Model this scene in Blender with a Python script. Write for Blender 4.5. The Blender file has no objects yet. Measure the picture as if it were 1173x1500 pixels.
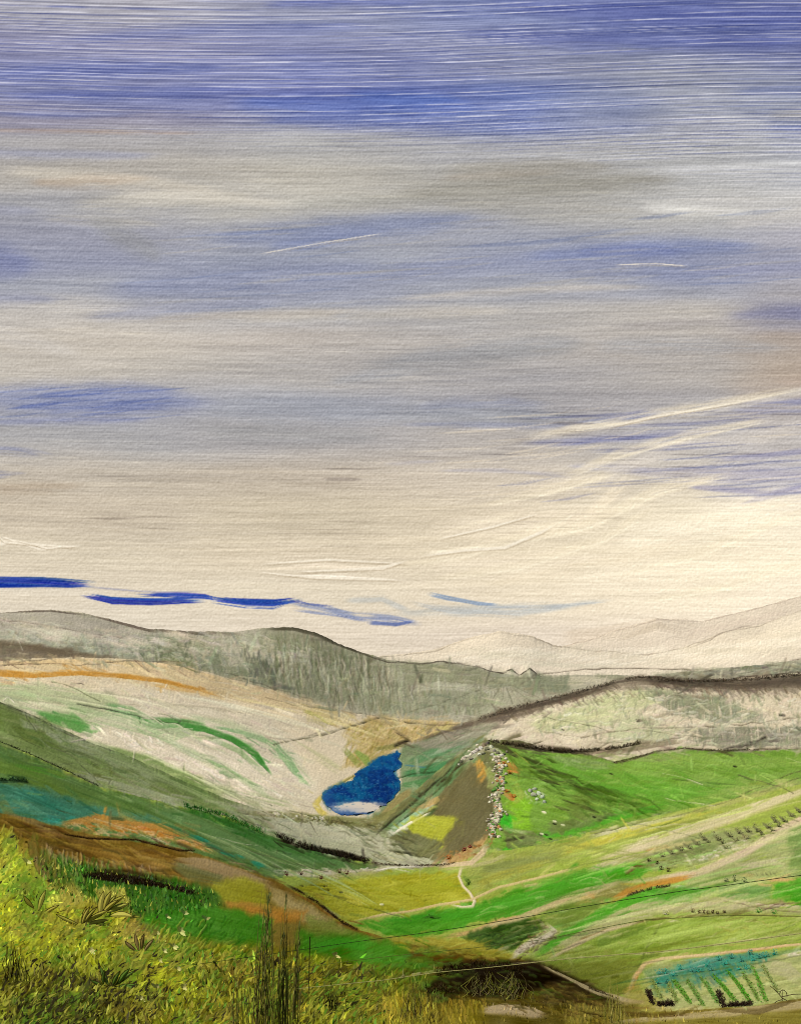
import bpy, math, random
import numpy as np

# ---------------------------------------------------------------- camera, sky light, sun, exposure
C = bpy.context.scene
ZC = 180.0                  # eye height above the lake
FOC = 1400.0                # image pixels per unit of slope
VH, UC = 880.0, 586.5       # image row of the level line, image column straight ahead
EXPO = 0.5
cam = bpy.data.cameras.new('camera'); cam_ob = bpy.data.objects.new('camera', cam)
C.collection.objects.link(cam_ob); C.camera = cam_ob
cam.sensor_fit = 'VERTICAL'; cam.sensor_height = 24.0; cam.lens = 24.0*FOC/1500.0
cam.shift_y = (750.0-(1500-VH))/1500.0
cam_ob.location = (0, 0, ZC); cam_ob.rotation_euler = (math.radians(90), 0, 0)
cam.clip_start = 0.1; cam.clip_end = 60000

SUN_EL, SUN_AZ = 54.0, 230.0          # azimuth clockwise from straight ahead: behind and to the left
w = bpy.data.worlds.new('World'); C.world = w; w.use_nodes = True
nt = w.node_tree; bg = nt.nodes['Background']
skyt = nt.nodes.new('ShaderNodeTexSky'); skyt.sky_type = 'NISHITA'; skyt.sun_disc = False
skyt.sun_elevation = math.radians(SUN_EL); skyt.sun_rotation = math.radians(SUN_AZ)
nt.links.new(skyt.outputs[0], bg.inputs[0]); bg.inputs[1].default_value = 0.08
sl = bpy.data.lights.new('sun', 'SUN'); sl.energy = 4.2; sl.angle = math.radians(0.5); sl.color = (1.0, .95, .86)
so = bpy.data.objects.new('sun', sl); C.collection.objects.link(so)
_a = math.radians(SUN_AZ); _e = math.radians(SUN_EL)
from mathutils import Vector
so.rotation_euler = Vector((math.sin(_a)*math.cos(_e), math.cos(_a)*math.cos(_e), math.sin(_e))).to_track_quat('Z', 'Y').to_euler()
C.cycles.pixel_filter_type = 'BLACKMAN_HARRIS'; C.cycles.filter_width = 1.0
C.view_settings.view_transform = 'Standard'; C.view_settings.look = 'None'
C.view_settings.exposure = EXPO; C.view_settings.gamma = 1; C.view_settings.use_curve_mapping = False
# ---------------------------------------------------------------- layout of the place in image coordinates
# Land and sky are laid out in image pixels, column (U) and row (V); the strokes below
# are the fields, tracks, scree and vegetation belts painted at those pixels and projected onto the terrain.
UX0, UX1 = -250, 1423
LV0, LV1 = 850, 1660          # land sheet
SV0, SV1 = -120, 1012         # sky sheet

def _h(ix, iy, s):
    v = np.sin(ix*127.1 + iy*311.7 + s*74.7)*43758.5453
    return v - np.floor(v)
def VN(x, y, s=0):
    x = np.asarray(x, dtype=np.float64); y = np.asarray(y, dtype=np.float64)
    ix = np.floor(x); iy = np.floor(y); fx = x-ix; fy = y-iy
    fx = fx*fx*(3-2*fx); fy = fy*fy*(3-2*fy)
    return ((_h(ix,iy,s)*(1-fx)+_h(ix+1,iy,s)*fx)*(1-fy) + (_h(ix,iy+1,s)*(1-fx)+_h(ix+1,iy+1,s)*fx)*fy)
def FB(x, y, s=0, o=3):
    r = 0; a = .5; t = 0
    for i in range(o):
        r = r + a*VN(x*2**i, y*2**i, s+i*13); t += a; a *= .5
    return r/t
def sst(a, b, x):
    t = np.clip((x-a)/(b-a), 0, 1); return t*t*(3-2*t)
def prof(pts, u):
    p = np.array(pts, float)
    return np.interp(u, p[:,0], p[:,1])

class Sheet:
    def __init__(s, v0, v1, base):
        s.v0 = v0; s.H = v1-v0; s.W = UX1-UX0
        s.c = np.empty((s.H, s.W, 3)); s.c[:] = base
        s.U, s.V = np.meshgrid(np.arange(UX0, UX1)+.5, np.arange(v0, v1)+.5)
        s.n = 0
    def box(s, x0, y0, x1, y1):
        a = int(max(0, math.floor(x0-UX0))); b = int(min(s.W, math.ceil(x1-UX0)))
        c = int(max(0, math.floor(y0-s.v0))); d = int(min(s.H, math.ceil(y1-s.v0)))
        return slice(c, max(c, d)), slice(a, max(a, b))
    def put(s, sl, a, col):
        if not np.ndim(a) or a.size == 0: return
        a = np.clip(a, 0, 1)[..., None]
        s.c[sl] = s.c[sl]*(1-a) + np.array(col, float)*a
    # a brush mark pulled along a path; w = half width (number or list), dry 0..1 bristle gaps
    def st(s, pts, w, col, a=1., dry=.35, soft=.35, freq=None, var=10):
        s.n += 1; sd = s.n*3.7
        P = np.array(pts, float); n = len(P)
        w = np.full(n, float(w)) if np.ndim(w) == 0 else np.interp(np.linspace(0,1,n), np.linspace(0,1,len(w)), w)
        m = w.max()+3
        sl = s.box(P[:,0].min()-m, P[:,1].min()-m, P[:,0].max()+m, P[:,1].max()+m)
        X = s.U[sl]; Y = s.V[sl]
        if X.size == 0: return
        best = np.full(X.shape, 1e9); off = np.zeros(X.shape); al = np.zeros(X.shape); ww = np.ones(X.shape)
        L = 0
        for i in range(n-1):
            d = P[i+1]-P[i]; ln = math.hypot(*d)+1e-6; e = d/ln
            rx = X-P[i,0]; ry = Y-P[i,1]
            t = rx*e[0]+ry*e[1]; tc = np.clip(t, 0, ln); nn = -rx*e[1]+ry*e[0]
            dd = np.hypot(rx-tc*e[0], ry-tc*e[1])
            k = dd < best
            best[k] = dd[k]; off[k] = nn[k]; al[k] = (L+tc)[k]; ww[k] = (w[i]+(w[i+1]-w[i])*tc/ln)[k]
            L += ln
        f = freq or max(.35, min(.8, 4/ww.max()))
        br = .6*VN(off*f, al*.018, sd)+.4*VN(off*f*2.1, al*.035, sd+5)
        edge = best/np.maximum(ww, .3) + (FB(al*.04, off*.15, sd+9)-.5)*.5*min(1, dry+.4)
        A = 1-sst(1-soft, 1+.15, edge)
        ends = sst(-.02*L-2, .14*L, al*(.5+br))*sst(-.02*L-2, .14*L, (L-al)*(.5+br)) if L > 12 else 1
        B = sst(dry*.75-.12, dry*.75+.16, br) if dry > 0 else 1
        A = A*ends*(B*.85+.15*(1-dry))
        cc = np.array(col, float) + (br[...,None]-.5)*var*2
        A = np.clip(A*a, 0, 1)[...,None]
        s.c[sl] = s.c[sl]*(1-A)+cc*A
    # a thin hard line (wall, hedge line, rut)
    def ln(s, pts, col=(70,64,48), w=1.0, a=.8, rough=.6):
        s.n += 1; sd = s.n*5.1
        P = np.array(pts, float); m = w+4
        sl = s.box(P[:,0].min()-m, P[:,1].min()-m, P[:,0].max()+m, P[:,1].max()+m)
        X = s.U[sl]; Y = s.V[sl]
        X = X+(VN(s.U[sl]*.06, s.V[sl]*.06, sd)-.5)*3; Y = Y+(VN(s.U[sl]*.07, s.V[sl]*.07, sd+3)-.5)*3
        if X.size == 0: return
        best = np.full(X.shape, 1e9)
        for i in range(len(P)-1):
            d = P[i+1]-P[i]; L = math.hypot(*d)+1e-6; e = d/L
            rx = X-P[i,0]; ry = Y-P[i,1]; tc = np.clip(rx*e[0]+ry*e[1], 0, L)
            best = np.minimum(best, np.hypot(rx-tc*e[0], ry-tc*e[1]))
        pr = VN(s.U[sl]*.045, s.V[sl]*.08, sd+7); g = VN(s.U[sl]*.7, s.V[sl]*.7, sd+8)
        A = np.clip(1.2-best/(w*(.55+.9*pr)), 0, 1)*(1-rough*.5*(g > .6)-rough*.4*(pr < .35))
        s.put(sl, A*a, col)
    # an area of one cover, worked in direction ang (degrees, 0 = along U)
    def pg(s, pts, col, a=1., feather=3., dry=.2, ang=0, f=.5, var=8, rag=6):
        var += 5
        s.n += 1; sd = s.n*4.3
        P = np.array(pts, float); m = feather+rag+2
        sl = s.box(P[:,0].min()-m, P[:,1].min()-m, P[:,0].max()+m, P[:,1].max()+m)
        X = s.U[sl]; Y = s.V[sl]
        if X.size == 0: return
        c, q = math.cos(math.radians(ang)), math.sin(math.radians(ang))
        al = X*c+Y*q; off = -X*q+Y*c
        Xw = X+(FB(X*.09, Y*.09, sd)-.5)*2*rag; Yw = Y+(FB(X*.09, Y*.09, sd+4)-.5)*2*rag
        ins = np.zeros(X.shape, bool); best = np.full(X.shape, 1e9); n = len(P)
        for i in range(n):
            x0, y0 = P[i]; x1, y1 = P[(i+1) % n]
            cr = ((y0 > Yw) != (y1 > Yw)) & (Xw < (x1-x0)*(Yw-y0)/(y1-y0+1e-9)+x0); ins ^= cr
            d = P[(i+1) % n]-P[i]; L = math.hypot(*d)+1e-6; e = d/L
            rx = Xw-x0; ry = Yw-y0; tc = np.clip(rx*e[0]+ry*e[1], 0, L)
            best = np.minimum(best, np.hypot(rx-tc*e[0], ry-tc*e[1]))
        sd_ = np.where(ins, best, -best)
        br = .6*VN(off*f, al*.03, sd+1)+.4*VN(off*f*2.2, al*.06, sd+2)
        A = sst(-feather, feather, sd_)
        B = sst(dry*.75-.12, dry*.75+.16, br) if dry > 0 else 1
        cc = np.array(col, float)+(br[...,None]-.5)*var*2+(FB(X*.03, Y*.05, sd+6)[...,None]-.5)*var*2
        A = np.clip(A*a*(B*.9+.1), 0, 1)[...,None]
        s.c[sl] = s.c[sl]*(1-A)+cc*A
    def below(s, pr, col, var=8, a=1.):
        yy = prof(pr, s.U[0])[None,:]+ridge_noise(s.U[0])[None,:]
        A = sst(-.8, .8, s.V-yy)*a
        nz = FB(s.U*.02, s.V*.12, s.n*2.2)
        cc = np.array(col, float)+(nz[...,None]-.5)*var*2
        s.c[:] = s.c*(1-A[...,None])+cc*A[...,None]
    # many short marks inside an area
    def dabs(s, reg, n, col, ln=(6,14), w=(.8,1.6), ang=(-80,-40), a=.8, dry=.2, jit=14, seed=0):
        r = random.Random(seed*31+n)
        P = np.array(reg, float); x0, y0 = P.min(0); x1, y1 = P.max(0)
        k = 0; tries = 0
        while k < n and tries < n*8:
            tries += 1
            x = r.uniform(x0, x1); y = r.uniform(y0, y1)
            ins = False
            for i in range(len(P)):
                ax, ay = P[i]; bx, by = P[(i+1) % len(P)]
                if ((ay > y) != (by > y)) and x < (bx-ax)*(y-ay)/(by-ay)+ax: ins = not ins
            if not ins: continue
            k += 1
            t = math.radians(r.uniform(*ang)); L = r.uniform(*ln)/2
            b = r.uniform(-.35, .35)
            cx, cy = math.cos(t)*L, math.sin(t)*L
            cc = [v+r.uniform(-jit, jit)*.6+q for v, q in zip(col, [r.uniform(-jit, jit)]*3)]
            s.st([(x-cx, y-cy), (x-cy*b, y+cx*b), (x+cx, y+cy)], r.uniform(*w), cc, a*r.uniform(.6, 1), dry, .5, freq=.9, var=6)

def inside_(poly, U, V):
    ins = np.zeros(np.shape(U), bool); n = len(poly)
    for i in range(n):
        x0, y0 = poly[i]; x1, y1 = poly[(i+1) % n]
        ins ^= ((y0 > V) != (y1 > V)) & (U < (x1-x0)*(V-y0)/(y1-y0+1e-9)+x0)
    return ins
def ridge_noise(u):
    return (FB(u*.05, u*0+3.3, 77)-.5)*3.0+(VN(u*.35, u*0+9.1, 78)-.5)*1.0

# skylines of the successive hills, back to front
P6 = [(-300,992),(430,990),(560,976),(700,962),(820,948),(880,930),(960,906),(1030,909),(1090,895),(1173,872),(1450,845)]
P5 = [(-300,996),(480,990),(560,960),(600,957),(640,951),(680,936),(730,924),(780,932),(810,945),(870,952),(950,957),(1000,948),(1060,925),(1110,915),(1173,893),(1450,860)]
P4 = [(-300,905),(0,897),(75,893),(130,899),(180,912),(220,921),(290,925),(345,926),(385,919),(430,918),(460,925),(490,940),(530,956),(570,967),(620,971),(650,968),(690,975),(735,985),(748,979),(760,989),(776,978),(790,990),(860,988),(940,990),(1000,984),(1100,975),(1173,966),(1450,955)]
P3 = [(-300,978),(0,968),(60,964),(130,963),(200,966),(280,978),(340,995),(400,1010),(460,1030),(520,1045),(560,1050),(620,1055),(690,1058),(720,1048),(760,1035),(800,1024),(870,1006),(930,991),(960,990),(1000,996),(1060,994),(1110,988),(1173,984),(1450,975)]
P2 = [(-300,990),(0,1027),(60,1053),(130,1086),(200,1112),(260,1140),(330,1170),(400,1192),(470,1200),(520,1204),(560,1196),(600,1165),(640,1130),(680,1098),(712,1083),(760,1085),(800,1095),(850,1100),(900,1116),(960,1100),(1010,1097),(1080,1101),(1173,1096),(1450,1080)]
P1 = [(-300,1010),(0,1086),(60,1112),(145,1152),(260,1180),(330,1195),(400,1225),(470,1247),(530,1262),(580,1270),(650,1268),(690,1248),(740,1246),(800,1236),(870,1216),(1000,1186),(1173,1148),(1450,1090)]
P0 = [(-300,1175),(0,1190),(50,1200),(110,1217),(200,1233),(250,1238),(290,1250),(345,1270),(400,1287),(440,1309),(480,1337),(520,1361),(560,1372),(600,1382),(640,1393),(700,1398),(760,1405),(800,1416),(850,1445),(900,1468),(950,1483),(1030,1478),(1100,1474),(1173,1462),(1450,1440)]
PROFILES = [P0, P1, P2, P3, P4, P5, P6]

def paint_sky():
    rows = [(-120,[(135,138,165),(110,120,160),(95,108,162),(75,88,152),(70,82,148)]),
     (0,[(158,158,172),(132,138,168),(98,112,165),(80,94,154),(76,88,148)]),
     (30,[(152,152,166),(124,132,166),(102,116,168),(80,94,156),(74,88,150)]),
     (70,[(128,130,165),(112,120,166),(118,126,162),(108,118,155),(88,98,150)]),
     (105,[(112,118,162),(98,110,168),(118,126,162),(134,140,160),(122,130,156)]),
     (145,[(108,116,162),(92,104,170),(86,106,172),(138,144,162),(134,142,164)]),
     (180,[(128,126,150),(110,118,158),(96,112,168),(142,146,162),(130,138,164)]),
     (210,[(158,156,158),(160,160,160),(154,155,160),(158,160,164),(156,160,172)]),
     (260,[(166,160,150),(178,172,158),(156,154,148),(170,170,168),(178,180,184)]),
     (310,[(150,150,155),(180,175,162),(152,150,145),(172,170,165),(184,182,178)]),
     (350,[(138,140,158),(158,158,160),(142,146,162),(150,152,164),(160,158,168)]),
     (390,[(132,136,158),(136,142,158),(146,150,162),(120,128,160),(148,148,162)]),
     (425,[(148,150,158),(140,143,156),(150,152,158),(152,152,158),(160,154,152)]),
     (460,[(182,174,160),(156,156,156),(172,165,152),(178,168,150),(126,124,142)]),
     (500,[(186,174,152),(178,166,148),(172,163,148),(172,160,142),(168,150,128)]),
     (550,[(180,170,150),(170,162,148),(160,154,146),(170,160,144),(172,150,122)]),
     (600,[(150,150,156),(150,150,152),(158,152,146),(165,158,150),(178,166,152)]),
     (640,[(164,160,152),(162,156,148),(176,165,148),(172,165,156),(184,174,160)]),
     (700,[(186,172,148),(190,174,148),(200,184,158),(202,188,162),(178,172,172)]),
     (760,[(190,174,148),(194,178,148),(210,192,160),(214,198,166),(226,210,180)]),
     (820,[(206,190,160),(208,190,158),(216,198,164),(220,202,168),(234,216,182)]),
     (870,[(206,190,162),(212,196,166),(218,200,168),(222,204,172),(228,210,180)]),
     (930,[(212,198,172),(212,195,168),(208,190,165),(215,196,170),(226,208,182)]),
     (1012,[(214,198,170),(214,198,170),(216,198,170),(222,204,176),(228,210,182)])]
    s = Sheet(SV0, SV1, (190,175,150))
    vs = [r[0] for r in rows]; us = [-250,150,440,740,1010,1160,1423]
    T = np.array([[c[0],c[0],c[1],c[2],c[3],c[4],c[4]] for _, c in rows], float)
    Uw = s.U+(FB(s.U*.006, s.V*.012, 5)-.5)*160; Vw = s.V+(FB(s.U*.004, s.V*.02, 8)-.5)*34+(s.U-586)*-.008
    iv = np.clip(np.searchsorted(vs, Vw)-1, 0, len(vs)-2); iu = np.clip(np.searchsorted(us, Uw)-1, 0, len(us)-2)
    va = np.array(vs, float); ua = np.array(us, float)
    fv = np.clip((Vw-va[iv])/(va[iv+1]-va[iv]), 0, 1); fu = np.clip((Uw-ua[iu])/(ua[iu+1]-ua[iu]), 0, 1)
    fv = (fv*fv*(3-2*fv))[...,None]; fu = (fu*fu*(3-2*fu))[...,None]
    s.c = (T[iv,iu]*(1-fu)+T[iv,iu+1]*fu)*(1-fv)+(T[iv+1,iu]*(1-fu)+T[iv+1,iu+1]*fu)*fv
    R = random.Random(4)
    BL = (66,86,168); DB = (30,44,142)
    def band(x0, y0, x1, y1, h, col, a, dry=.4, curve=0):
        n = 6; pts = []
        for i in range(n+1):
            t = i/n; pts.append((x0+(x1-x0)*t, y0+(y1-y0)*t-curve*math.sin(math.pi*t)))
        s.st(pts, [h*.5, h*1.15, h*1.15, h*.5], [v*.92+12 for v in col], min(1,a*1.05), dry, .95, freq=.45); s.st([(p[0]+20,p[1]-2) for p in pts], [h*.2, h*.6, h*.6, h*.2], col, a*.4, dry, .9, freq=.7)
    # deep blue sky between the clouds
    for q in [(700,8,1300,30,22,(62,78,158),.6),(650,50,1200,62,20,(66,82,160),.6),(-60,110,340,98,18,BL,.5),(0,140,400,130,14,(70,88,168),.5),
              (330,150,720,160,24,(60,88,176),.65),(500,140,680,150,16,(58,92,184),.6),(380,178,680,186,9,(76,96,170),.6),(80,60,560,40,14,(80,96,168),.45),
              (380,8,620,4,12,(66,84,172),.55),(1100,185,1400,190,6,(88,104,168),.7),(1060,135,1400,130,12,(90,106,160),.6),(-60,165,200,168,7,(80,96,160),.5),
              (-100,220,240,228,10,(128,134,164),.5)]:
        band(*q[:7], dry=.3, curve=R.uniform(-5,8))
    for q in [(250,350,760,322,34,(118,126,158),.45),(130,425,640,398,36,(126,132,158),.45),(540,410,960,384,30,(126,132,158),.4),(760,392,1200,376,26,(122,128,158),.4),(-80,585,330,596,32,(112,120,158),.4),(300,590,820,612,20,(140,144,152),.4)]:
        band(*q[:7], dry=.2, curve=R.uniform(-3,6))
    for q in [(300,352,700,318,22,(112,124,162),.8),(390,362,560,338,13,(104,118,164),.7),(150,425,560,392,26,(122,130,160),.6),(560,396,860,380,22,(122,130,162),.6),(760,378,1110,362,20,(104,118,166),.75),
              (840,372,1000,370,12,(90,106,168),.6),(-80,300,60,310,10,(130,134,160),.6),(-80,372,50,392,32,(98,108,158),.65),(-80,440,90,440,12,(120,126,156),.5),(120,465,420,440,16,(132,136,158),.5),
              (1000,398,1300,385,14,(126,130,162),.6),(1060,464,1300,455,16,(110,110,142),.65)]:
        band(*q[:7], dry=.25, curve=R.uniform(-3,6))
    for q in [(-60,578,300,590,22,(112,122,158),.6),(60,580,260,576,15,(100,112,158),.55),(60,606,250,598,14,(96,108,156),.5),(-40,620,220,615,8,(110,118,160),.5),(280,600,620,610,22,(146,148,152),.6),
              (-40,660,60,668,7,(110,116,156),.6),(-40,700,20,695,7,(96,106,156),.6),(600,600,800,594,14,(132,136,152),.7),(560,530,860,500,20,(146,146,144),.55),(860,505,1150,512,18,(150,150,148),.45),
              (480,560,620,540,12,(146,148,148),.5),(580,622,900,628,6,(112,122,160),.45),(840,620,980,606,6,(112,120,158),.65),(900,612,970,606,4,(108,116,158),.6),(760,650,1060,632,8,(126,126,156),.65),(800,655,980,640,4,(104,108,156),.7),
              (1080,592,1260,580,7,(106,110,156),.65),(1060,600,1240,602,5,(120,122,158),.5),(900,690,1240,700,12,(156,148,162),.6),(1000,712,1150,724,5,(120,116,158),.6),(1080,740,1200,705,5,(112,110,154),.7),(1100,728,1240,712,4,(106,104,154),.7),
              (830,682,960,690,7,(156,152,168),.5),(640,690,840,700,4,(150,146,162),.45),(1050,672,1220,655,6,(126,122,160),.55),(560,680,640,676,4,(176,166,160),.6)]:
        band(*q[:7], dry=.42, curve=R.uniform(-3,5))
    # warm earths in the low cloud
    for q in [(40,268,220,262,12,(180,152,122),.6),(90,260,200,266,6,(170,138,108),.5),(640,262,820,252,10,(172,156,134),.5),(1100,492,1300,500,14,(168,144,118),.45),(1040,520,1300,530,12,(178,156,128),.35),(1130,560,1300,555,14,(182,152,120),.5),
              (-60,718,120,712,12,(160,138,108),.6),(200,470,520,455,12,(182,166,140),.5),(-60,190,300,196,4,(176,146,122),.5)]:
        band(*q[:7], dry=.35)
    # pale cloud
    for q in [(100,300,380,285,22,(186,178,160),.6),(60,320,240,330,10,(180,172,156),.5),(880,260,1240,240,24,(184,184,182),.45),(950,300,1280,290,20,(192,188,182),.55),(1050,330,1300,310,16,(198,190,180),.5),(1120,170,1300,155,14,(170,166,160),.6),
              (700,232,1000,226,10,(178,178,176),.5),(640,300,940,310,9,(172,166,152),.4),(-60,470,120,520,16,(194,184,166),.6),(-60,540,200,530,10,(190,178,156),.5)]:
        band(*q[:7], dry=.4, curve=R.uniform(-4,6))
    for q in [(560,285,1000,262,26,(140,136,122),.7),(640,250,900,246,16,(146,140,124),.5),(420,300,640,296,12,(150,148,138),.5),(130,320,240,380,20,(134,134,132),.5),(520,535,860,508,16,(134,132,126),.55),(600,545,720,535,9,(142,138,130),.5),
              (560,610,860,612,16,(134,136,138),.55),(280,630,560,640,18,(146,144,136),.45),(880,480,1200,474,10,(146,136,128),.4),(150,700,520,715,14,(176,160,134),.4),(860,300,1000,280,10,(150,148,142),.4)]:
        band(*q[:7], dry=.25, curve=R.uniform(-3,6))
    for q in [(0,250,330,285,16,(206,194,172),.6),(150,290,420,300,12,(204,194,174),.55),(930,300,1100,312,12,(222,218,208),.6),(960,250,1240,236,10,(206,206,206),.5),(980,160,1140,200,16,(168,172,184),.5),
              (560,440,960,420,9,(198,184,160),.5),(330,468,760,455,14,(192,178,152),.5),(620,780,900,755,22,(234,214,180),.5),(880,790,1250,740,34,(242,224,190),.6),(820,850,1200,830,24,(240,222,188),.5),(620,830,900,815,14,(236,216,182),.45)]:
        band(*q[:7], dry=.3, curve=R.uniform(-3,6))
    # sweeping cirrus on the right
    s.st([(760,636),(900,618),(1000,604),(1080,592),(1240,560)], [3,9,9,6], (206,194,172), .75, .42, .6)
    s.st([(860,720),(920,680),(1010,650),(1120,640),(1250,600)], [8,13,12,8], (208,194,172), .6, .4, .6)
    s.st([(620,818),(700,800),(790,782),(860,760),(930,690)], [4,8,12,10], (234,214,178), .6, .4, .7)
    s.st([(615,812),(720,800),(760,794),(810,772)], [2,5,3,2], (242,226,192), .9, .2, .6)
    s.st([(640,782),(700,766),(760,752)], [1.5,3,1.5], (240,222,186), .7, .3, .6)
    s.st([(900,800),(1010,770),(1110,740),(1250,716)], [10,18,20,16], (236,220,188), .6, .45, .8)
    s.st([(960,860),(1060,830),(1250,790)], [12,18,18], (234,216,182), .5, .45, .8)
    s.st([(700,860),(850,830),(1000,800)], [8,12,8], (228,208,172), .5, .5, .8)
    s.st([(380,835),(470,828),(560,832),(596,826)], [2,5,5,2], (236,216,184), .7, .4, .7)
    s.st([(390,843),(480,843),(570,849)], [1,1.8,1], (246,230,204), .95, .1, .5)
    s.st([(380,818),(480,812),(590,818)], [1,2,1], (226,208,176), .6, .4)
    for x0,y0,x1,y1 in [(0,785,115,803),(20,792,120,800),(-10,780,14,796),(60,800,70,803)]:
        s.st([(x0,y0),(.5*(x0+x1),y1+1),(x1,y1)], [1,2,1], (240,226,200), .85, .15)
    s.st([(-40,860),(60,870),(150,868)], 5, (222,208,182), .5, .4)
    s.c = s.c+(1-s.c/255.0)*np.array([42,40,40]); gy = s.c.mean(2, keepdims=True); s.c = gy+(s.c-gy)*(1-.10-.10*sst(200,300,s.V)*(1-sst(640,720,s.V)))[...,None]; s.c += (sst(640,860,s.V)*7)[...,None]; s.c = s.c+(1-sst(150,420,s.V))[...,None]*np.array([-2,-3,-4]); s.c = s.c+(sst(300,460,s.V)*(1-sst(640,760,s.V)))[...,None]*np.array([-3,-2,3])
    for k in range(26):
        y = R.uniform(570, 614); x0 = R.uniform(-60, 150); L_ = R.uniform(60, 170)
        s.st([(x0,y+4),(x0+L_*.5,y),(x0+L_,y-6)], [.6,R.uniform(1.5,4),.6], R.choice([(78,94,152),(92,106,158),(104,116,164)]), R.uniform(.35,.65), .5, .8, freq=.8)
    for k in range(60):
        y = R.uniform(315, 440); x0 = R.uniform(150, 1050); L_ = R.uniform(80, 240); y -= (x0-600)*.03
        s.st([(x0,y+7),(x0+L_*.5,y+2),(x0+L_,y-6)], [.6,R.uniform(1.5,5),.6], R.choice([(112,124,160),(126,134,160),(172,168,162),(186,180,170)]), R.uniform(.25,.5), .5, .8, freq=.7)
    # the low streaks of open blue over the hills
    def blue(pts, h, n, col):
        for i in range(n):
            f = R.uniform(-1, 1); a0 = R.uniform(-6, 30) if R.random() < .6 else R.uniform(0, 60)
            q = [(x+(R.uniform(-14,14) if j in (0, len(pts)-1) else 0), y+f*h*(1.0 if 0 < j < len(pts)-1 else .75)+R.uniform(-.5,.5)) for j, (x, y) in enumerate(pts)]
            s.st(q, [.5, h*.34, h*.34, .5], [c+R.uniform(-12, 22) for c in col], .85, .5, .6, freq=1.0, var=18)
    blue([(-60,850),(0,853),(60,852),(128,856)], 7, 20, (36,58,146)); blue([(-60,848),(20,850),(100,855)], 5, 7, (62,86,160))
    blue([(128,872),(165,879),(220,881),(290,879)], 5, 14, (40,60,148))
    blue([(210,871),(260,872),(300,874),(318,878)], 4, 9, (48,72,160))
    blue([(318,879),(360,884),(400,885),(434,880)], 6, 16, (44,66,150))
    blue([(430,880),(455,886),(480,889)], 2, 4, (86,100,160))
    s.st([(130,860),(200,866),(300,868)], 1.5, (150,150,172), .6, .5)
    s.st([(420,880),(470,890),(520,902),(570,906),(615,914)], [5,6,7,8,4], (120,134,174), .75, .4, .7)
    s.st([(540,912),(580,914),(606,910)], [3,4,2], (88,106,164), .8, .35)
    s.st([(430,893),(500,903),(540,910)], [2,3,2], (104,120,170), .6, .4)
    s.st([(505,880),(560,878),(600,895)], [4,8,6], (176,182,184), .5, .4, .8)
    s.st([(570,900),(680,892),(800,890),(900,878)], [8,11,10,2], (190,190,184), .65, .45, .9)
    s.st([(600,882),(660,896),(760,898),(850,886)], [4,8,8,2], (176,182,186), .6, .5, .9)
    s.st([(628,870),(655,876),(700,884),(730,886)], [3,4,3,2], (126,148,178), .8, .3)
    s.st([(700,890),(800,888),(890,882)], [2,3,1], (150,162,178), .5, .5, .9)
    s.st([(820,935),(900,925),(950,915),(990,920)], 10, (214,196,172), .6, .35)
    for k in range(34):
        y = R.uniform(598, 735); x0 = R.uniform(720, 1080); L_ = R.uniform(60, 260)
        s.st([(x0,y+8),(x0+L_*.5,y+3),(x0+L_,y-6)], [.6,R.uniform(1.2,3),.6], R.choice([(122,124,152),(140,138,160),(130,132,158)]), R.uniform(.35,.7), .45, .6, freq=.9)
    for k in range(40):
        y = R.uniform(600, 860); x0 = R.uniform(560, 1100); L_ = R.uniform(60, 240)
        s.st([(x0,y+10),(x0+L_*.5,y+4),(x0+L_,y-10)], [.8,R.uniform(1.5,4),.8], (232,216,190), R.uniform(.25,.55), .5, .7, freq=.8)
    for q in [[(560,832),(680,812),(780,780),(850,742)],[(620,850),(760,830),(880,790),(960,742)],[(700,806),(860,770),(960,720),(1080,690)],[(820,700),(900,668),(1000,640),(1130,612)],[(760,640),(880,622),(1000,600),(1180,566)],[(900,845),(1020,812),(1120,770),(1220,730)],[(940,880),(1060,860),(1200,815)],[(700,740),(800,720),(900,690)]]:
        s.st(q, [3,11,11,4][:len(q)], (236,222,194), .6, .42, .8, freq=.55)
        s.st([(x+6,y+3) for x, y in q], [1,2.5,2,1][:len(q)], (246,234,208), .6, .35, .6, freq=.9)
    # brush grain: bristle ridges with painted highlights and shadow lines, strongest high up
    vv = s.V-.014*(s.U-300)*(1-sst(300,1100,s.U)*1.6)-7*np.sin((s.U+200)*.0035)
    top = 1-sst(160, 250, s.V+(s.U-586)*-.07)
    g1 = VN(vv*.42, s.U*.005, 31); g2 = VN(vv*.2, s.U*.003, 32); g3 = VN((s.V+3*np.sin(s.U*.004))*.9, s.U*.03, 33)
    g = .45*g1+.3*g2+.25*g3
    def comb(off):
        q = (vv+off*.8)/5.6+2.0*VN(vv*.045, s.U*.0008, 34)+.25*VN(vv*.2, s.U*.01, 38)
        return .5+.5*np.sin(2*math.pi*q)
    msk = sst(.22,.5, VN(s.U*.0045, vv*.16, 35))*(.4+.6*sst(.3,.6, VN(s.U*.02, vv*.5, 39)))
    cb = comb(0); cs = comb(-2.2)
    s.c = s.c+(sst(.8,1,cb)*msk*top)[...,None]*(np.array([222,220,228])-s.c)*.8
    s.c = s.c+(sst(.75,1,cs)*msk*top)[...,None]*(np.array([78,88,150])-s.c)*.55
    cb2 = .5+.5*np.sin(2*math.pi*((vv+1)/4.1+2*VN(vv*.05, s.U*.001, 64)))
    m2_ = sst(.45,.7, VN(s.U*.006, vv*.12, 65))
    s.c += ((cb2-.5)*m2_*(18*top+5))[...,None]
    ext = sst(850,1100,s.U)*sst(120,180,s.V)*(1-sst(290,360,s.V))
    s.c = s.c+(sst(.82,1,cb)*msk*ext)[...,None]*(np.array([226,222,220])-s.c)*.7
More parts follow.
